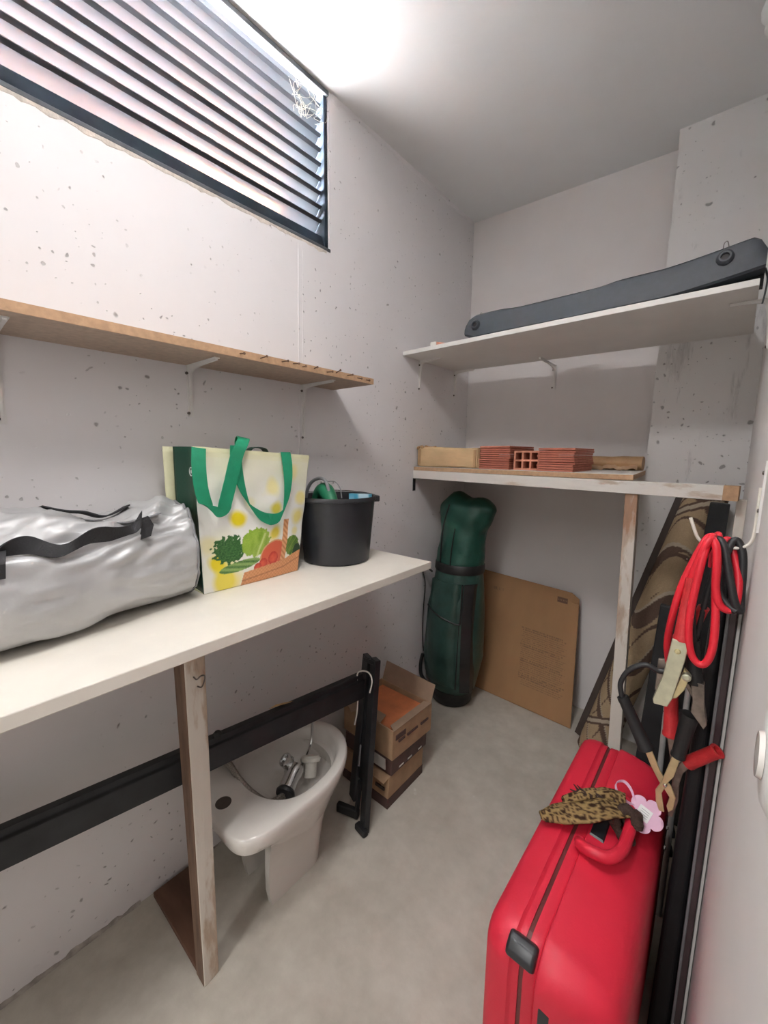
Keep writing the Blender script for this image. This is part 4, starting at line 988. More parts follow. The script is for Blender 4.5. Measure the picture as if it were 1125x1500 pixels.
def tile_stack(x0, y0, n, label, group, seed):
    rnd = random.Random(seed)
    words = ['lowest', 'second', 'third', 'fourth', 'fifth', 'sixth', 'seventh', 'eighth', 'ninth', 'tenth', 'topmost']
    for k in range(n):
        w = words[0] if k == 0 else (words[-1] if k == n-1 else words[k]+' from bottom')
        dx, dy = rnd.uniform(-.0035, .0035), rnd.uniform(-.004, .004)
        z = LZ + 0.0092*k
        tag(one('clay_tile', lambda b: box(b, x0+dx, x0+0.138+dx, y0+dy, y0+0.27+dy, z+0.0002, z+0.0080), 'terracotta', bevel=0.0006, bseg=1), label % w, 'tile', group)
tile_stack(0.370, 1.650, 11, 'thin red clay tile, %s in the stack between parcel and hollow brick', 'clay tiles next to the parcel', 3)
tile_stack(0.632, 1.636, 10, 'thin red clay tile, %s in the stack between hollow brick and paper roll', 'clay tiles next to the paper roll', 4)
def hollow(b):
    # six-hole brick: frame of webs with through cells
    x0, x1, z0, z1, y0, y1 = 0.520, 0.628, LZ, LZ+0.080, 1.668, 1.905
    t = 0.0075; cw = (x1-x0-4*t)/3; ch = (z1-z0-3*t)/2
    xs = [x0]; 
    for i in range(3): xs += [x0+t*(i+1)+cw*i, x0+(t+cw)*(i+1)]
    xs.append(x1)
    zs = [z0]
    for i in range(2): zs += [z0+t*(i+1)+ch*i, z0+(t+ch)*(i+1)]
    zs.append(z1)
    G = {}
    for yi, y in enumerate((y0, y1)):
        for i, x in enumerate(xs):
            for j, z in enumerate(zs): G[(i, j, yi)] = b.verts.new((x, y, z))
    nx, nz = len(xs)-1, len(zs)-1
    for i in range(nx):
        for j in range(nz):
            if i % 2 == 1 and j % 2 == 1:
                q = [(i, j), (i+1, j), (i+1, j+1), (i, j+1)]
                for k in range(4):
                    a, c = q[k], q[(k+1) % 4]
                    b.faces.new((G[a+(0,)], G[a+(1,)], G[c+(1,)], G[c+(0,)]))
            else:
                for yi in (0, 1):
                    f = [G[(i, j, yi)], G[(i+1, j, yi)], G[(i+1, j+1, yi)], G[(i, j+1, yi)]]
                    b.faces.new(f if yi == 0 else f[::-1])
    for i in range(nx):
        for j in (0, nz): b.faces.new((G[(i, j, 0)], G[(i, j, 1)], G[(i+1, j, 1)], G[(i+1, j, 0)]))
    for j in range(nz):
        for i in (0, nx): b.faces.new((G[(i, j, 0)], G[(i, j+1, 0)], G[(i, j+1, 1)], G[(i, j, 1)]))
tag(one('hollow_brick', hollow, 'terracotta_b'), 'orange hollow clay brick with six square holes between two tile stacks', 'brick')
one_kr = thing('paper_roll', (0.80, 2.04, LZ), 'flat roll of brown kraft paper lying at the back of the lower shelf', 'paper roll')
def kraft(b):
    R = []
    for i in range(17):
        x = 0.60+0.335*i/16
        R.append([V(x, 2.05+0.040*math.cos(a)+0.003*noise.noise(V(x*20, a, 1)), LZ+0.031+0.030*math.sin(a)+0.003*noise.noise(V(x*18, a*2, 4))*(math.sin(a) > 0)) for a in [2*PI*k/24 for k in range(24)]])
    loft(b, R)
one('roll', kraft, 'kraft', one_kr, smooth=True, angle=60)
one('loose_edge', lambda b: ribbon(b, [V(0.62+0.30*i/24, 2.006, LZ+0.013+0.004*math.sin(i*0.9)+0.003*math.sin(i*2.3)) for i in range(25)], V(0, 0.012, 0.016), 0.001), 'cardboard', one_kr, smooth=True)

# ================================================================== ON THE UPPER SHELF
UZ = 1.825
bp = thing('plastic_bumper', (0.78, 1.60, UZ), 'long dark grey plastic bumper strip with two round mounts lying on the upper shelf', 'car part')
def bumper(b):
    R = []; n = 60
    x0, x1 = 0.322, 1.240
    for i in range(n+1):
        t = i/n; x = x0+(x1-x0)*t
        endl = min(1, (t/0.05)); endr = min(1, (1-t)/0.035)
        h = 0.094*(0.45+0.55*math.sqrt(endl))*(0.55+0.45*math.sqrt(endr))
        mid = 1/(1+math.exp(-(t-0.20)*60)) - 1/(1+math.exp(-(t-0.58)*60))
        h -= 0.008*mid
        z0 = UZ + 0.016*(1-endl) + 0.030*max(0, (t-0.74)/0.26)**1.3
        d = 0.030
        yb = 1.566-0.022*t
        R.append([V(x, yb, z0), V(x, yb-0.006, z0+0.006), V(x, yb-0.004, z0+h*0.55), V(x, yb+0.004, z0+h*0.92), V(x, yb+0.014, z0+h), V(x, yb+d+0.02, z0+h*0.94), V(x, yb+d+0.03, z0+h*0.5), V(x, yb+d+0.02, z0)])
    loft(b, R)
one('shell', bumper, 'bumper', bp, smooth=True, angle=35)
for x, z in ((0.372, 1.874), (1.152, 1.902)):
    yy = 1.562-0.022*(x-.32)/.93
    m_ = one('mount', lambda b: lathe(b, [(0.021, -0.004), (0.019, 0.006), (0.014, 0.011), (0.010, 0.011), (0.009, 0.003), (0.0, 0.003)], V(x, yy, z), (0, -1, 0.1), 24, True, False), 'bumper', bp, smooth=True)
    one('mount_hole', lambda b: lathe(b, [(0.009, 0), (0.009, 0.001), (0.0, 0.001)], V(x, yy-0.0035, z), (0, -1, 0.1), 20, True, False), 'rubber', m_)
one('inner_flange', lambda b: hexa(b, [V(0.98, 1.600, UZ+.001), V(1.240, 1.600, UZ+.001), V(1.240, 1.635, UZ+.001), V(0.98, 1.635, UZ+.001), V(0.98, 1.600, UZ+.01), V(1.240, 1.600, UZ+.045), V(1.240, 1.635, UZ+.045), V(0.98, 1.635, UZ+.01)]), 'black_plastic', bp)
one('end_tongue', lambda b: ribbon(b, spline([V(1.240, 1.600, UZ+.045), V(1.247, 1.575, UZ+.010), V(1.246, 1.56, UZ-.03), V(1.243, 1.555, UZ-.06)], 6), V(0.0, 0.028, 0.006), 0.004), 'black_plastic', bp, smooth=True)
for x, z in ((0.392, 1.908), (1.150, 1.944)):
    one('spring_clip', lambda b: tube(b, spline([V(x-.006, 1.570, z-.010), V(x-.005, 1.568, z+.006), V(x+.002, 1.568, z+.010), V(x+.007, 1.570, z-.008)], 5), 0.0011, 6), 'screw', bp)
ob = thing('wood_offcut', (0.185, 1.60, UZ), 'small white and tan wood offcut at the wall end of the upper shelf', 'wood piece')
one('painted_block', lambda b: box(b, 0.142, 0.172, 1.575, 1.625, UZ, UZ+0.022), 'white_paint', ob, bevel=0.001)
one('bare_wedge', lambda b: hexa(b, [V(0.172, 1.578, UZ), V(0.232, 1.585, UZ), V(0.232, 1.63, UZ), V(0.172, 1.625, UZ), V(0.172, 1.578, UZ+.020), V(0.232, 1.585, UZ+.006), V(0.232, 1.63, UZ+.006), V(0.172, 1.625, UZ+.020)]), 'terracotta_b', ob)
tag(one('grey_board', lambda b: prism(b, [V(0.545, 2.03, UZ+.0005), V(0.690, 2.035, UZ+.0005), V(0.700, 2.135, UZ+.0005), V(0.66, 2.118, UZ+.0005), V(0.60, 2.112, UZ+.0005), V(0.56, 2.10, UZ+.0005)], (0, 0, 0.006)), 'grey_rag'),
    'torn grey board jutting over the back edge of the upper shelf', 'board')

# ================================================================== RIGHT SIDE
# ---- rolled carpet leaning into the corner
C0, C1, CR = V(0.872, 1.90, 0.020), V(1.165, 2.005, 1.212), 0.068
cr = thing('carpet_roll', (0.872, 1.90, 0), 'rolled tan carpet with brown leaf pattern leaning in the corner behind the post', 'carpet')
ax = (C1-C0).normalized(); cu_ = V(0, -1, 0); cu_ = (cu_-ax*cu_.dot(ax)).normalized(); cw_ = ax.cross(cu_)
def carpet_col(a, s):
    n = noise.noise(V(a*0.8, s*2.4, 2.0)); m = noise.noise(V(a*1.6+4, s*5.0, 8))
    tan, dark, pale = (0.44, 0.325, 0.205), (0.135, 0.088, 0.068), (0.47, 0.39, 0.30)
    # long swooping ribs with pale outlines, swelling into leaves
    g = s*5.6 + 0.62*math.sin(1.15*a + 4.2*s) + 0.22*a + 0.10*n
    fr = g - math.floor(g); k = math.floor(g)
    w = 0.20 + 0.15*math.sin(1.7*a + 2.1*k)
    c = dark if fr < w else (pale if fr < w+0.06 else tan)
    h = s*5.6 + 0.55*math.sin(1.4*a + 2.5 + 3.0*s) - 0.5*a
    fh = h - math.floor(h)
    if fr > 0.45 and fh < 0.11+0.05*math.sin(a*2): c = dark
    # twin border lines
    for s0 in (0.165, 1.16):
        q = s-s0-0.045*math.sin(a*1.1+0.6)
        if abs(q) < 0.020: c = pale if abs(q) < 0.009 else dark
    return c
def cpt(a, s):
    """a = angle (0 faces the room), s = metres along"""
    r = CR*(1+0.025*math.sin(a*2+s*3))
    return C0 + ax*s + cu_*(r*math.cos(a)) + cw_*(r*math.sin(a))
Lc = (C1-C0).length
def cpile():
    bm = NB(); na, ns = 90, 330; lay = bm.verts.layers.float_color.new('print'); G = []
    for j in range(ns+1):
        row = []
        for k in range(na):
            a = -PI + 2*PI*k/na; v = bm.verts.new(cpt(a, Lc*j/ns)); v[lay] = tuple(carpet_col(a, Lc*j/ns))+(1,); row.append(v)
        G.append(row)
    for j in range(ns):
        for k in range(na): bm.faces.new((G[j][k], G[j][(k+1) % na], G[j+1][(k+1) % na], G[j+1][k]))
    return bm
obj('pile', cpile(), 'carpet', cr, smooth=True, angle=180)
def spiral(b, s, r1):
    P = [C0 + ax*s + cu_*(r*math.cos(a)) + cw_*(r*math.sin(a)) for a, r in [(i*0.35, 0.012+(r1-0.016)*i/110) for i in range(111)]]
    ribbon(b, P, ax*0.006, 0.006)
one('rolled_end', lambda b: spiral(b, -0.001, CR), 'fringe', cr)
one('rolled_end', lambda b: spiral(b, Lc+0.001, CR), 'fringe', cr)
one('backing', lambda b: tube(b, [C0+ax*0.003, C1-ax*0.003], CR*0.955, 40), 'dark_wood', cr, smooth=True)
tag(one('dark_lath', lambda b: bar(b, V(0.784, 1.990, 0.006), V(1.082, 2.090, 1.215), 0.030, 0.010, (0.9, -0.3, 0)), 'dark_wood'),
    'thin dark brown lath leaning in the corner alongside the carpet roll', 'lath')
tag(one('black_board', lambda b: hexa(b, [V(1.120, 1.74, 0), V(1.205, 1.70, 0), V(1.205, 1.73, 0), V(1.120, 1.77, 0), V(1.178, 1.86, 1.19), V(1.234, 1.83, 1.19), V(1.234, 1.85, 1.19), V(1.178, 1.88, 1.19)]), 'slab', bevel=0.004),
    'narrow black board leaning right of the carpet roll', 'board')
# ---- black slab, brown board and pale board against the right wall
tag(one('black_slab', lambda b: hexa(b, [V(1.204, 1.00, 0), V(1.245, 1.00, 0), V(1.245, 1.52, 0), V(1.204, 1.52, 0), V(1.224, 1.00, 1.055), V(1.246, 1.00, 1.055), V(1.246, 1.52, 1.055), V(1.224, 1.52, 1.055)]), 'slab', bevel=0.009, bseg=4),
    'thick matt black panel standing on edge beside the red suitcase', 'panel')
br_ = thing('brown_board', (1.254, 1.25, 0), 'dark brown board with a shiny rounded edge against the right wall', 'board')
one('face', lambda b: box(b, 1.2475, 1.2615, 0.985, 1.50, 0, 1.10), 'brown_edge', br_, bevel=0.002)
one('edge_strip', lambda b: tube(b, [V(1.2485, 0.984, 0.004), V(1.2485, 0.984, 1.098)], 0.0028, 8), 'tool_grey', br_, smooth=True)
tag(one('pale_board', lambda b: box(b, 1.2630, 1.2685, 1.00, 1.46, 0, 1.06), 'shelf_white', bevel=0.001), 'thin white board between the brown board and right wall', 'board')
# ---- folded frame with pale tubes behind the suitcase
ff = thing('folded_chair', (1.15, 1.33, 0), 'folded black seat frame with pale metal tubes behind the red suitcase', 'chair')
one('seat_panel', lambda b: hexa(b, [V(1.070, 1.40, 0.04), V(1.196, 1.36, 0.04), V(1.198, 1.385, 0.04), V(1.070, 1.425, 0.04), V(1.100, 1.46, 0.90), V(1.205, 1.42, 0.90), V(1.206, 1.44, 0.90), V(1.100, 1.48, 0.90)]), 'slab', ff, bevel=0.004)
for x0, x1, z1 in ((1.158, 1.150, 0.80), (1.193, 1.196, 0.86)):
    one('tube', lambda b: tube(b, [V(x0, 1.315, 0.0), V(x1, 1.36, z1)], 0.0075, 10), 'pale_tube', ff, smooth=True)
for z in (0.20, 0.26, 0.62): one('joint', lambda b: obox(b, (1.176, 1.325+z*0.05, z), (1, 0, 0.3), (0, 1, 0), (-0.3, 0, 1), 0.030, 0.012, 0.012), 'rubber', ff, bevel=0.003)
one('grey_sleeve', lambda b: tube(b, [V(1.160, 1.338, 0.66), V(1.158, 1.345, 0.78)], 0.014, 12), 'tool_grey', ff, smooth=True)
for z in (0.225, 0.29): one('clip', lambda b: bar(b, V(1.160, 1.305, z), V(1.190, 1.300, z+0.012), 0.005, 0.008), 'chrome', ff)

# ---- wall hook
HY = 0.92
hk = thing('wall_hook', (XR, HY, 1.19), 'ivory wire hook screwed to the right wall carrying the jumper cables', 'hook')
one('wire', lambda b: tube(b, spline([V(1.177, HY, 1.240), V(1.185, HY, 1.218), V(1.192, HY, 1.203), V(1.203, HY, 1.196), V(1.230, HY, 1.193), V(1.250, HY, 1.195), V(1.262, HY, 1.206), V(1.2655, HY, 1.23), V(1.2655, HY, 1.30)], 8), 0.0028, 8), 'ivory_wire', hk, smooth=True)
one('plate', lambda b: box(b, 1.2665, XR+0.001, HY-0.012, HY+0.012, 1.225, 1.345), 'bracket', hk, bevel=0.0008)
for z in (1.262, 1.325): one('screw', lambda b: lathe(b, [(0.0035, 0), (0.003, 0.002), (0.0, 0.0025)], V(1.2665, HY-0.005, z), (-1, 0, 0), 10, True, False), 'screw', hk)

# ---- jumper cables
jc = thing('jumper_cables', (1.21, 0.91, 1.19), 'red and black jumper cables with spring clamps looped over the ivory wall hook', 'cable')
def cab(name, pts, mat, r=0.0062): one(name, lambda b: tube(b, spline(pts, 9), r, 10), mat, jc, smooth=True)
cab('red_cable', [V(1.216, .940, 1.150), V(1.213, .932, 1.200), V(1.206, .908, 1.209), V(1.196, .898, 1.185), V(1.178, .896, 1.120), V(1.169, .900, 1.060), V(1.164, .925, 0.990), V(1.170, .955, 0.930), V(1.178, .973, 0.868)], 'cable_red')
cab('red_cable', [V(1.190, .893, 1.130), V(1.197, .888, 1.170), V(1.206, .888, 1.203), V(1.212, .893, 1.208), V(1.219, .888, 1.195), V(1.223, .884, 1.160), V(1.225, .884, 1.125), V(1.233, .886, 1.098), V(1.246, .890, 1.090), V(1.254, .896, 1.105), V(1.252, .915, 1.150), V(1.238, .930, 1.195), V(1.230, .930, 1.203), V(1.228, .935, 1.160)], 'cable_red')
cab('red_cable', [V(1.220, .934, 1.160), V(1.216, .925, 1.200), V(1.210, .903, 1.211), V(1.203, .886, 1.180), V(1.196, .878, 1.100), V(1.195, .876, 1.050), V(1.201, .876, 1.008), V(1.212, .876, 0.988), V(1.224, .876, 0.990), V(1.231, .878, 1.018), V(1.230, .886, 1.070), V(1.223, .900, 1.140), V(1.220, .915, 1.202), V(1.218, .932, 1.208), V(1.217, .943, 1.150)], 'cable_red')
cab('black_cable', [V(1.205, .925, 1.00), V(1.196, .915, 1.06), V(1.196, .910, 1.12), V(1.204, .912, 1.180), V(1.216, .914, 1.206), V(1.228, .905, 1.198), V(1.240, .895, 1.150), V(1.252, .890, 1.105), V(1.260, .894, 1.092), V(1.259, .91, 1.115), V(1.255, .92, 1.18), V(1.245, .925, 1.206), V(1.236, .92, 1.195), V(1.230, .905, 1.150), V(1.232, .898, 1.115), V(1.246, .892, 1.096), V(1.256, .888, 1.090)], 'cable_black')
cab('black_cable', [V(1.226, .93, 1.20), V(1.214, .925, 1.10), V(1.206, .93, 1.02), V(1.204, .94, 0.99), V(1.190, .95, 0.945), V(1.158, .945, 0.921), V(1.131, .942, 0.926), V(1.104, .940, 0.905), V(1.091, .940, 0.870), V(1.097, .940, 0.838)], 'cable_black', 0.0052)
def plate(name, poly, y, th, mat, parent, bv=0.001): return one(name, lambda b: prism(b, [V(x, y, z) for x, z in poly], (0, th, 0)), mat, parent, bevel=bv, bseg=1)
def grip(name, a, b_, r0, r1, mat, parent, hollow=False):
    a, b_ = V(*a), V(*b_); L = (b_-a).length
    prof = [(0.0, 0.0), (r0, 0.0), (r0*1.06, L*0.06), (r0, L*0.12), (r1, L*0.92), (r1*1.10, L*0.95), (r1*1.10, L)]
    prof += [(r1*0.72, L), (r1*0.66, L*0.8), (0.0, L*0.8)] if hollow else [(0.0, L)]
    return one(name, lambda b: lathe(b, prof, a, b_-a, 18, False, False), mat, parent, smooth=True)
def clamp(label):
    o = bpy.data.objects.new('clamp', None); COL.objects.link(o); o.parent = jc; o.location = (0, 0, 0); o.empty_display_size = 0.02
    ORG[o] = ORG[jc]; o['label'] = label; return o
# clamp A: pale zinc jaw pointing down, red grip
ca_ = clamp('pale zinc clamp with red grip pointing down')
grip('grip', (1.190, 0.892, 1.135), (1.187, 0.885, 1.018), 0.0085, 0.0125, 'grip_red', ca_)
plate('jaw', [(1.174, 1.022), (1.199, 1.018), (1.196, 0.985), (1.184, 0.905), (1.178, 0.888), (1.157, 0.886), (1.155, 0.895), (1.166, 0.945)], 0.872, 0.003, 'zinc_pale', ca_)
plate('jaw_side', [(1.195, 1.018), (1.199, 1.018), (1.196, 0.985), (1.184, 0.905), (1.178, 0.888), (1.174, 0.888), (1.181, 0.91), (1.192, 0.985)], 0.875, 0.016, 'zinc_pale', ca_)
plate('jaw_side', [(1.174, 1.020), (1.177, 1.020), (1.169, 0.945), (1.158, 0.893), (1.155, 0.895), (1.166, 0.945)], 0.875, 0.016, 'zinc_pale', ca_)
one('rivet', lambda b: lathe(b, [(0.005, 0), (0.004, 0.003), (0, 0.0035)], V(1.184, 0.872, 1.000), (0, -1, 0), 12, True, False), 'zinc', ca_)
plate('second_jaw', [(1.196, 0.965), (1.206, 0.955), (1.200, 0.925), (1.190, 0.905), (1.182, 0.900)], 0.884, 0.012, 'zinc', ca_)
one('spring', lambda b: lathe(b, [(0.007, 0), (0.007, 0.012), (0.004, 0.013)], V(1.201, 0.884, 0.955), (0, -1, 0), 14), 'zinc_pale', ca_)
grip('grip', (1.212, 0.930, 1.075), (1.200, 0.935, 1.035), 0.009, 0.011, 'grip_red', ca_)
# clamp B: tarnished jaw with black grip
cb_ = clamp('tarnished steel clamp with black grip pointing down')
grip('grip', (1.203, 0.928, 1.010), (1.212, 0.928, 0.925), 0.010, 0.0135, 'rubber', cb_)
plate('jaw', [(1.206, 0.932), (1.227, 0.932), (1.231, 0.890), (1.238, 0.856), (1.234, 0.845), (1.212, 0.872), (1.213, 0.895)], 0.915, 0.018, 'steel_old', cb_)
plate('second_jaw', [(1.188, 0.925), (1.196, 0.930), (1.222, 0.888), (1.219, 0.880)], 0.935, 0.010, 'steel_old', cb_)
plate('arm', [(1.150, 0.940), (1.166, 0.945), (1.168, 0.880), (1.150, 0.872)], 0.955, 0.008, 'steel_old', cb_)
# clamp C: two red grips, steel jaws
cc_ = clamp('steel clamp with two red grips behind the black one')
grip('grip', (1.177, 0.975, 0.872), (1.184, 0.975, 0.775), 0.0115, 0.0135, 'grip_red', cc_)
grip('grip', (1.217, 0.950, 0.744), (1.259, 0.940, 0.800), 0.0125, 0.0120, 'grip_red', cc_, True)
plate('arm', [(1.176, 0.782), (1.192, 0.782), (1.202, 0.73), (1.206, 0.690), (1.196, 0.680), (1.188, 0.725)], 0.972, 0.010, 'steel_old', cc_)
plate('arm', [(1.212, 0.752), (1.226, 0.740), (1.212, 0.712), (1.207, 0.675), (1.196, 0.670), (1.200, 0.715)], 0.958, 0.008, 'steel_old', cc_)
plate('jaw', [(1.196, 0.690), (1.208, 0.690), (1.210, 0.640), (1.204, 0.600), (1.196, 0.600)], 0.966, 0.012, 'steel_old', cc_)
# clamp D: zinc jaws, two black grips
cd_ = clamp('yellow zinc clamp with two black grips spread apart')
grip('grip', (1.097, 0.940, 0.842), (1.148, 0.940, 0.745), 0.011, 0.0135, 'rubber', cd_)
grip('grip', (1.212, 0.935, 0.856), (1.201, 0.935, 0.760), 0.0145, 0.0115, 'rubber', cd_)
plate('arm', [(1.142, 0.752), (1.155, 0.756), (1.176, 0.712), (1.186, 0.698), (1.196, 0.690), (1.206, 0.668), (1.204, 0.640), (1.197, 0.630), (1.193, 0.642), (1.196, 0.664), (1.186, 0.677), (1.176, 0.688), (1.160, 0.714)], 0.936, 0.004, 'zinc', cd_)
plate('arm', [(1.194, 0.766), (1.207, 0.766), (1.199, 0.715), (1.190, 0.695), (1.183, 0.668), (1.187, 0.648), (1.191, 0.630), (1.182, 0.628), (1.175, 0.645), (1.172, 0.670), (1.180, 0.692)], 0.931, 0.004, 'zinc', cd_)
one('rivet', lambda b: lathe(b, [(0.004, 0), (0.003, 0.003), (0, 0.0035)], V(1.187, 0.931, 0.690), (0, -1, 0), 12, True, False), 'chrome', cd_)

# ---- red suitcase
sc_ = thing('suitcase', (1.085, 0.86, 0), 'red hard-shell suitcase standing on its long side on the floor', 'suitcase')
SY, SZ, HYs, HZs = 0.900, 0.2815, 0.335, 0.2695
def sring(x, ins, dy=0.0, r=0.058): return [V(x, SY+p, SZ+q) for p, q in rrect(HYs-ins, HZs-ins, max(0.02, r-ins), 7)]
one('shell', lambda b: loft(b, [sring(0.972, 0.050), sring(0.974, 0.030), sring(0.980, 0.015), sring(0.992, 0.007), sring(1.006, 0.003), sring(1.024, 0.002), sring(1.028, 0.0055), sring(1.031, 0.0065), sring(1.040, 0.0065)]), 'red_case', sc_, smooth=True, angle=38)
one('shell', lambda b: loft(b, [sring(1.0475, 0.0065), sring(1.064, 0.0055), sring(1.067, 0.0075), sring(1.069, 0.0005), sring(1.072, -0.001), sring(1.100, 0.002), sring(1.130, 0.008), sring(1.155, 0.016), sring(1.174, 0.028), sring(1.186, 0.046), sring(1.190, 0.070)]), 'red_case', sc_, smooth=True, angle=38)
one('seam_gasket', lambda b: loft(b, [sring(1.038, 0.009), sring(1.0495, 0.009)]), 'red_dark', sc_)
def latch(b):
    n = V(0, -0.72, 0.70); u = V(0, 0.70, 0.72); c = V(0, SY-HYs+0.017, SZ+HZs-0.020)
    prof = [(-0.019, -0.008), (-0.017, 0.005), (-0.008, 0.011), (0.008, 0.011), (0.017, 0.005), (0.019, -0.008)]
    loft(b, [[c + V(x, 0, 0) + u*(p*k) + n*(q*k2) for p, q in prof] for x, k, k2 in ((1.016, 0.86, 0.6), (1.020, 1.0, 1.0), (1.060, 1.0, 1.0), (1.064, 0.86, 0.6))])
one('corner_latch', latch, 'black_plastic', sc_, smooth=True, bevel=0.003)
one('wheel_panel', lambda b: prism(b, [V(1.076, SY-HYs-0.0015, 0.06), V(1.160, SY-HYs+0.012, 0.06), V(1.160, SY-HYs+0.012, 0.465), V(1.076, SY-HYs-0.0015, 0.478)], (0, 0.010, 0)), 'black_plastic', sc_, bevel=0.003)
for y in (SY-0.24, SY+0.24): one('foot', lambda b: lathe(b, [(0.012, 0), (0.012, 0.016)], V(1.09, y, 0), (0, 0, 1), 14), 'rubber', sc_)
ZT = SZ+HZs
def handle(b):
    P = spline([V(1.062, 0.805, ZT-0.004), V(1.070, 0.782, ZT+0.012), V(1.092, 0.772, ZT+0.022), V(1.118, 0.780, ZT+0.022), V(1.134, 0.812, ZT+0.022), V(1.138, 0.850, ZT+0.022), V(1.137, 0.900, ZT+0.022), V(1.128, 0.945, ZT+0.020), V(1.105, 0.968, ZT+0.014), V(1.080, 0.965, ZT-0.002)], 7)
    tube(b, P, 0.0115, 14)
one('handle', handle, 'red_case', sc_, smooth=True)
one('handle_plate', lambda b: hexa(b, [V(1.072, 0.83, ZT-.002), V(1.102, 0.83, ZT-.004), V(1.102, 0.90, ZT-.004), V(1.072, 0.90, ZT-.002), V(1.074, 0.835, ZT+.004), V(1.098, 0.835, ZT+.002), V(1.098, 0.895, ZT+.002), V(1.074, 0.895, ZT+.004)]), 'black_plastic', sc_)
for ch in sc_.children:
    if ch.name.startswith('handle'): ch.location.y += 0.030
# ---- leopard scarf tied round the handle
sf = thing('scarf', (1.07, 0.86, ZT), 'leopard print scarf knotted round the handle of the red suitcase', 'scarf')
def leo(p):
    d = noise.voronoi(V(p.x*105, p.y*105, 3.0))[0]; e = d[1]-d[0]
    return (0.30, 0.20, 0.085) if e < 0.20 else ((0.045, 0.022, 0.012) if e < 0.62 else (0.17, 0.10, 0.045))
def tail(pts, ws, th, seed, mat, name):
    P = spline(pts, 9); n = len(P); bm = NB(); m = 14; R = []
    for i, p in enumerate(P):
        t = i/(n-1); w = ws(t); d = (P[min(i+1, n-1)]-P[max(i-1, 0)]).normalized(); s = d.cross(V(0, 0, 1)).normalized()
        up, dn = [], []
        for k in range(m+1):
            u = k/m-0.5
            q = p + s*(u*w) + V(0, 0, 0.004*noise.noise(V(u*5+seed, t*6, 1)))
            h = th*math.sqrt(max(0.04, 1-(2*u)**2))
            up.append(q+V(0, 0, h)); dn.append(q-V(0, 0, h*0.6))
        R.append(up+list(reversed(dn)))
    loft(bm, R)
    return obj(name, bm, mat, sf, smooth=True, angle=180, colors=leo if mat == 'leopard' else None)
tail([V(1.128, 0.905, ZT+.040), V(1.095, 0.880, ZT+.042), V(1.060, 0.855, ZT+.028), V(1.025, 0.832, ZT+.020), V(1.000, 0.812, ZT+.016), V(0.982, 0.797, ZT+.012)], lambda t: 0.030+0.028*math.sin(PI*min(1, t*1.05+.05)) if t < 0.95 else 0.022, 0.007, 1, 'leopard', 'tail')
tail([V(1.120, 0.925, ZT+.044), V(1.090, 0.918, ZT+.046), V(1.055, 0.902, ZT+.036), V(1.028, 0.880, ZT+.026), V(1.010, 0.862, ZT+.018)], lambda t: 0.036-0.016*t, 0.010, 4, 'leopard', 'tail')
def knot(b):
    P = []
    for i in range(34):
        a = 2*PI*i/33*1.9
        P.append(V(1.130+0.020*math.cos(a), 0.895+0.028*math.sin(i/33*PI*1.3)-0.01, ZT+0.024+0.020*math.sin(a)))
    tube(b, P, [0.0105+0.003*math.sin(i*1.7) for i in range(34)], 10)
one('knot', knot, 'fringe', sf, smooth=True)
for k in range(26):
    x = random.uniform(0, 1); base = V(1.128, 0.905, ZT+.044).lerp(V(1.03, 0.885, ZT+.032), x); 
    q = base + V(random.uniform(-.012, .012), random.uniform(-.004, .02), random.uniform(.002, .012))
    one('fringe_lock', lambda b: tube(b, [base, (base+q)/2+V(0, 0, .003), q+V(-.008, 0, 0)], [0.0035, 0.0028, 0.001], 5), 'fringe', sf, smooth=True)
sf.location.y += 0.030
# ---- flower luggage tag
tg = thing('luggage_tag', (1.155, 0.935, ZT), 'pink flower shaped luggage tag with white address card on the suitcase handle', 'tag')
tn = V(-0.20, -0.62, 0.76).normalized(); tu = V(0.93, -0.36, -0.05); tu = (tu-tn*tu.dot(tn)).normalized(); tv = tn.cross(tu)
TC = V(1.157, 0.930, ZT+0.030)
def petal_r(a): return 0.036*(0.70+0.32*abs(math.cos(2.5*a))**0.55)
def flower(b):
    P = [TC + tu*(petal_r(2*PI*k/80)*math.cos(2*PI*k/80)) + tv*(petal_r(2*PI*k/80)*math.sin(2*PI*k/80)) for k in range(80)]
    prism(b, P, tn*0.002)
one('flower', flower, 'pink', tg)
one('address_card', lambda b: prism(b, [TC+tn*0.002+tu*x+tv*y for x, y in ((-0.014, -0.013), (0.012, -0.013), (0.012, 0.013), (-0.014, 0.013))], tn*0.0008), 'paper', tg)
for k in range(4): one('print_line', lambda b: prism(b, [TC+tn*0.0028+tu*x+tv*(y-0.007+0.0045*k) for x, y in ((-0.009, 0), (0.008, 0), (0.008, 0.0008), (-0.009, 0.0008))], tn*0.0002), 'tool_grey', tg)
one('loop', lambda b: ribbon(b, spline([TC+tu*-0.022+tv*0.006, V(1.125, 0.958, ZT+.052), V(1.108, 0.968, ZT+.056), V(1.095, 0.955, ZT+.050), V(1.108, 0.935, ZT+.040), TC+tu*-0.022+tv*0.0], 8), V(0.002, 0.002, 0.006), 0.0012), 'pink', tg, smooth=True)

tg.location.y += 0.030
# ---- fittings on the right wall
sw = thing('wall_switch', (XR, 0.36, 1.15), 'round white switch cover low on the right wall near the hook', 'switch')
one('cover', lambda b: lathe(b, [(0.038, 0.0), (0.037, 0.004), (0.030, 0.008), (0.0, 0.009)], V(XR, 0.362, 1.147), (-1, 0, 0), 40, True, False), 'paper', sw, smooth=True)
one('rocker', lambda b: lathe(b, [(0.016, 0.0), (0.015, 0.003), (0.0, 0.004)], V(XR-0.0088, 0.362, 1.147), (-1, 0, 0), 30, True, False), 'ceramic', sw, smooth=True)

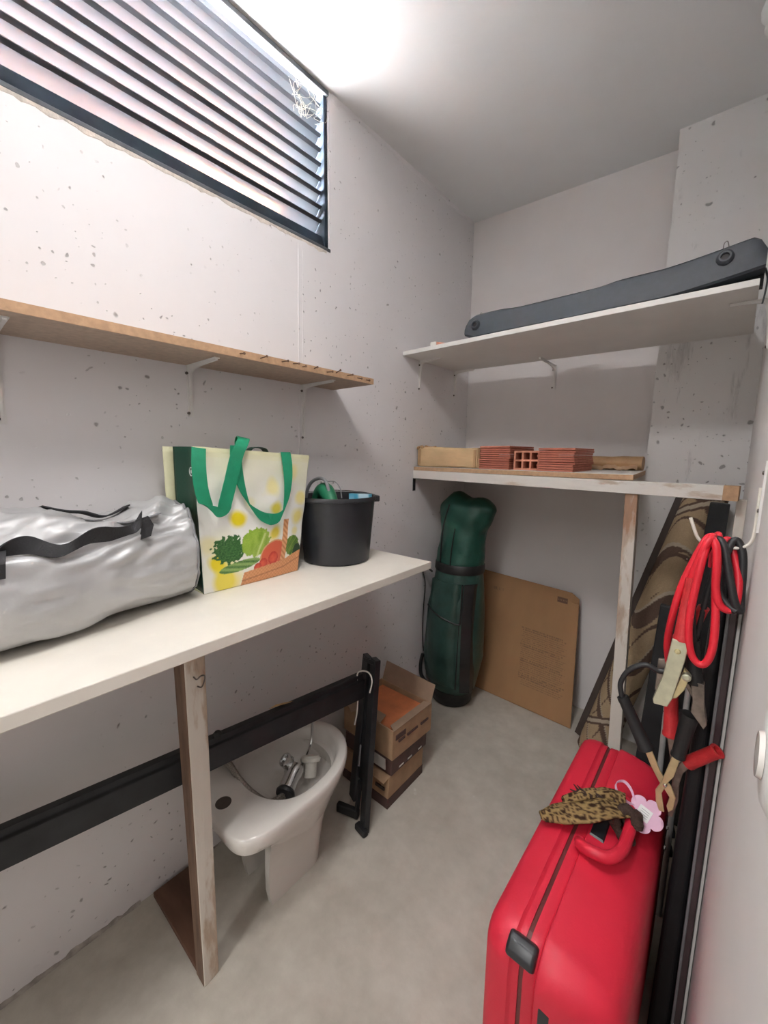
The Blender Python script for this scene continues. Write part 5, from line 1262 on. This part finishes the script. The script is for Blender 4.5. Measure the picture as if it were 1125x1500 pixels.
# ---- overhead fill lamp, added out of view to brighten the room
lp = thing('added_fill_lamp', (0.84, 0.30, ZC-0.07), 'round white fill lamp added under the ceiling out of view', 'lamp')
one('fill_lamp_body', lambda b: lathe(b, [(0.17, 0.07), (0.175, 0.03), (0.165, 0.012)], V(0.84, 0.30, ZC-0.07), (0, 0, 1), 40, False, True), 'shelf_white', lp, smooth=True)
la = bpy.data.lights.new('room_fill_light', 'AREA'); la.shape = 'DISK'; la.size = 0.34; la.energy = 4.0; la.color = (1.0, 0.985, 0.975)
lo = bpy.data.objects.new('room_fill_light', la); COL.objects.link(lo); lo.parent = lp; lo.location = (0, 0, 0.008)

hp = thing('added_fill_lamp', (0.85, -1.7, 2.48), 'square fill lamp added out of view in the passage outside the doorway', 'lamp')  # added unseen lamp, sends soft fill through the doorway
one('fill_lamp_body', lambda b: box(b, 0.60, 1.10, -1.95, -1.45, 2.50, 2.55), 'shelf_white', hp)
lb = bpy.data.lights.new('passage_fill_light', 'AREA'); lb.shape = 'SQUARE'; lb.size = 0.46; lb.energy = 15; lb.color = (1.0, 0.985, 0.975)
lq = bpy.data.objects.new('passage_fill_light', lb); COL.objects.link(lq); lq.parent = hp; lq.location = (0, 0, 0.015)

lh = thing('lamp_holder', (1.205, 1.70, ZC-0.13), 'empty white lamp holder hanging from the ceiling in front of the pillar', 'lamp holder')
one('ceiling_rose', lambda b: lathe(b, [(0.040, 0.0), (0.040, -0.010), (0.046, -0.030), (0.044, -0.048), (0.030, -0.066), (0.0, -0.066)], V(1.205, 1.70, ZC), (0, 0, 1), 32, True, False), 'paper', lh, smooth=True)
one('socket', lambda b: lathe(b, [(0.026, -0.064), (0.028, -0.070), (0.034, -0.074), (0.034, -0.082), (0.027, -0.086), (0.026, -0.106), (0.0, -0.106)], V(1.205, 1.70, ZC), (0, 0, 1), 32, False, False), 'paper', lh, smooth=True)
one('socket_mouth', lambda b: lathe(b, [(0.022, -0.106), (0.021, -0.122), (0.0, -0.122)], V(1.205, 1.70, ZC), (0, 0, 1), 24, False, False), 'rubber', lh, smooth=True)
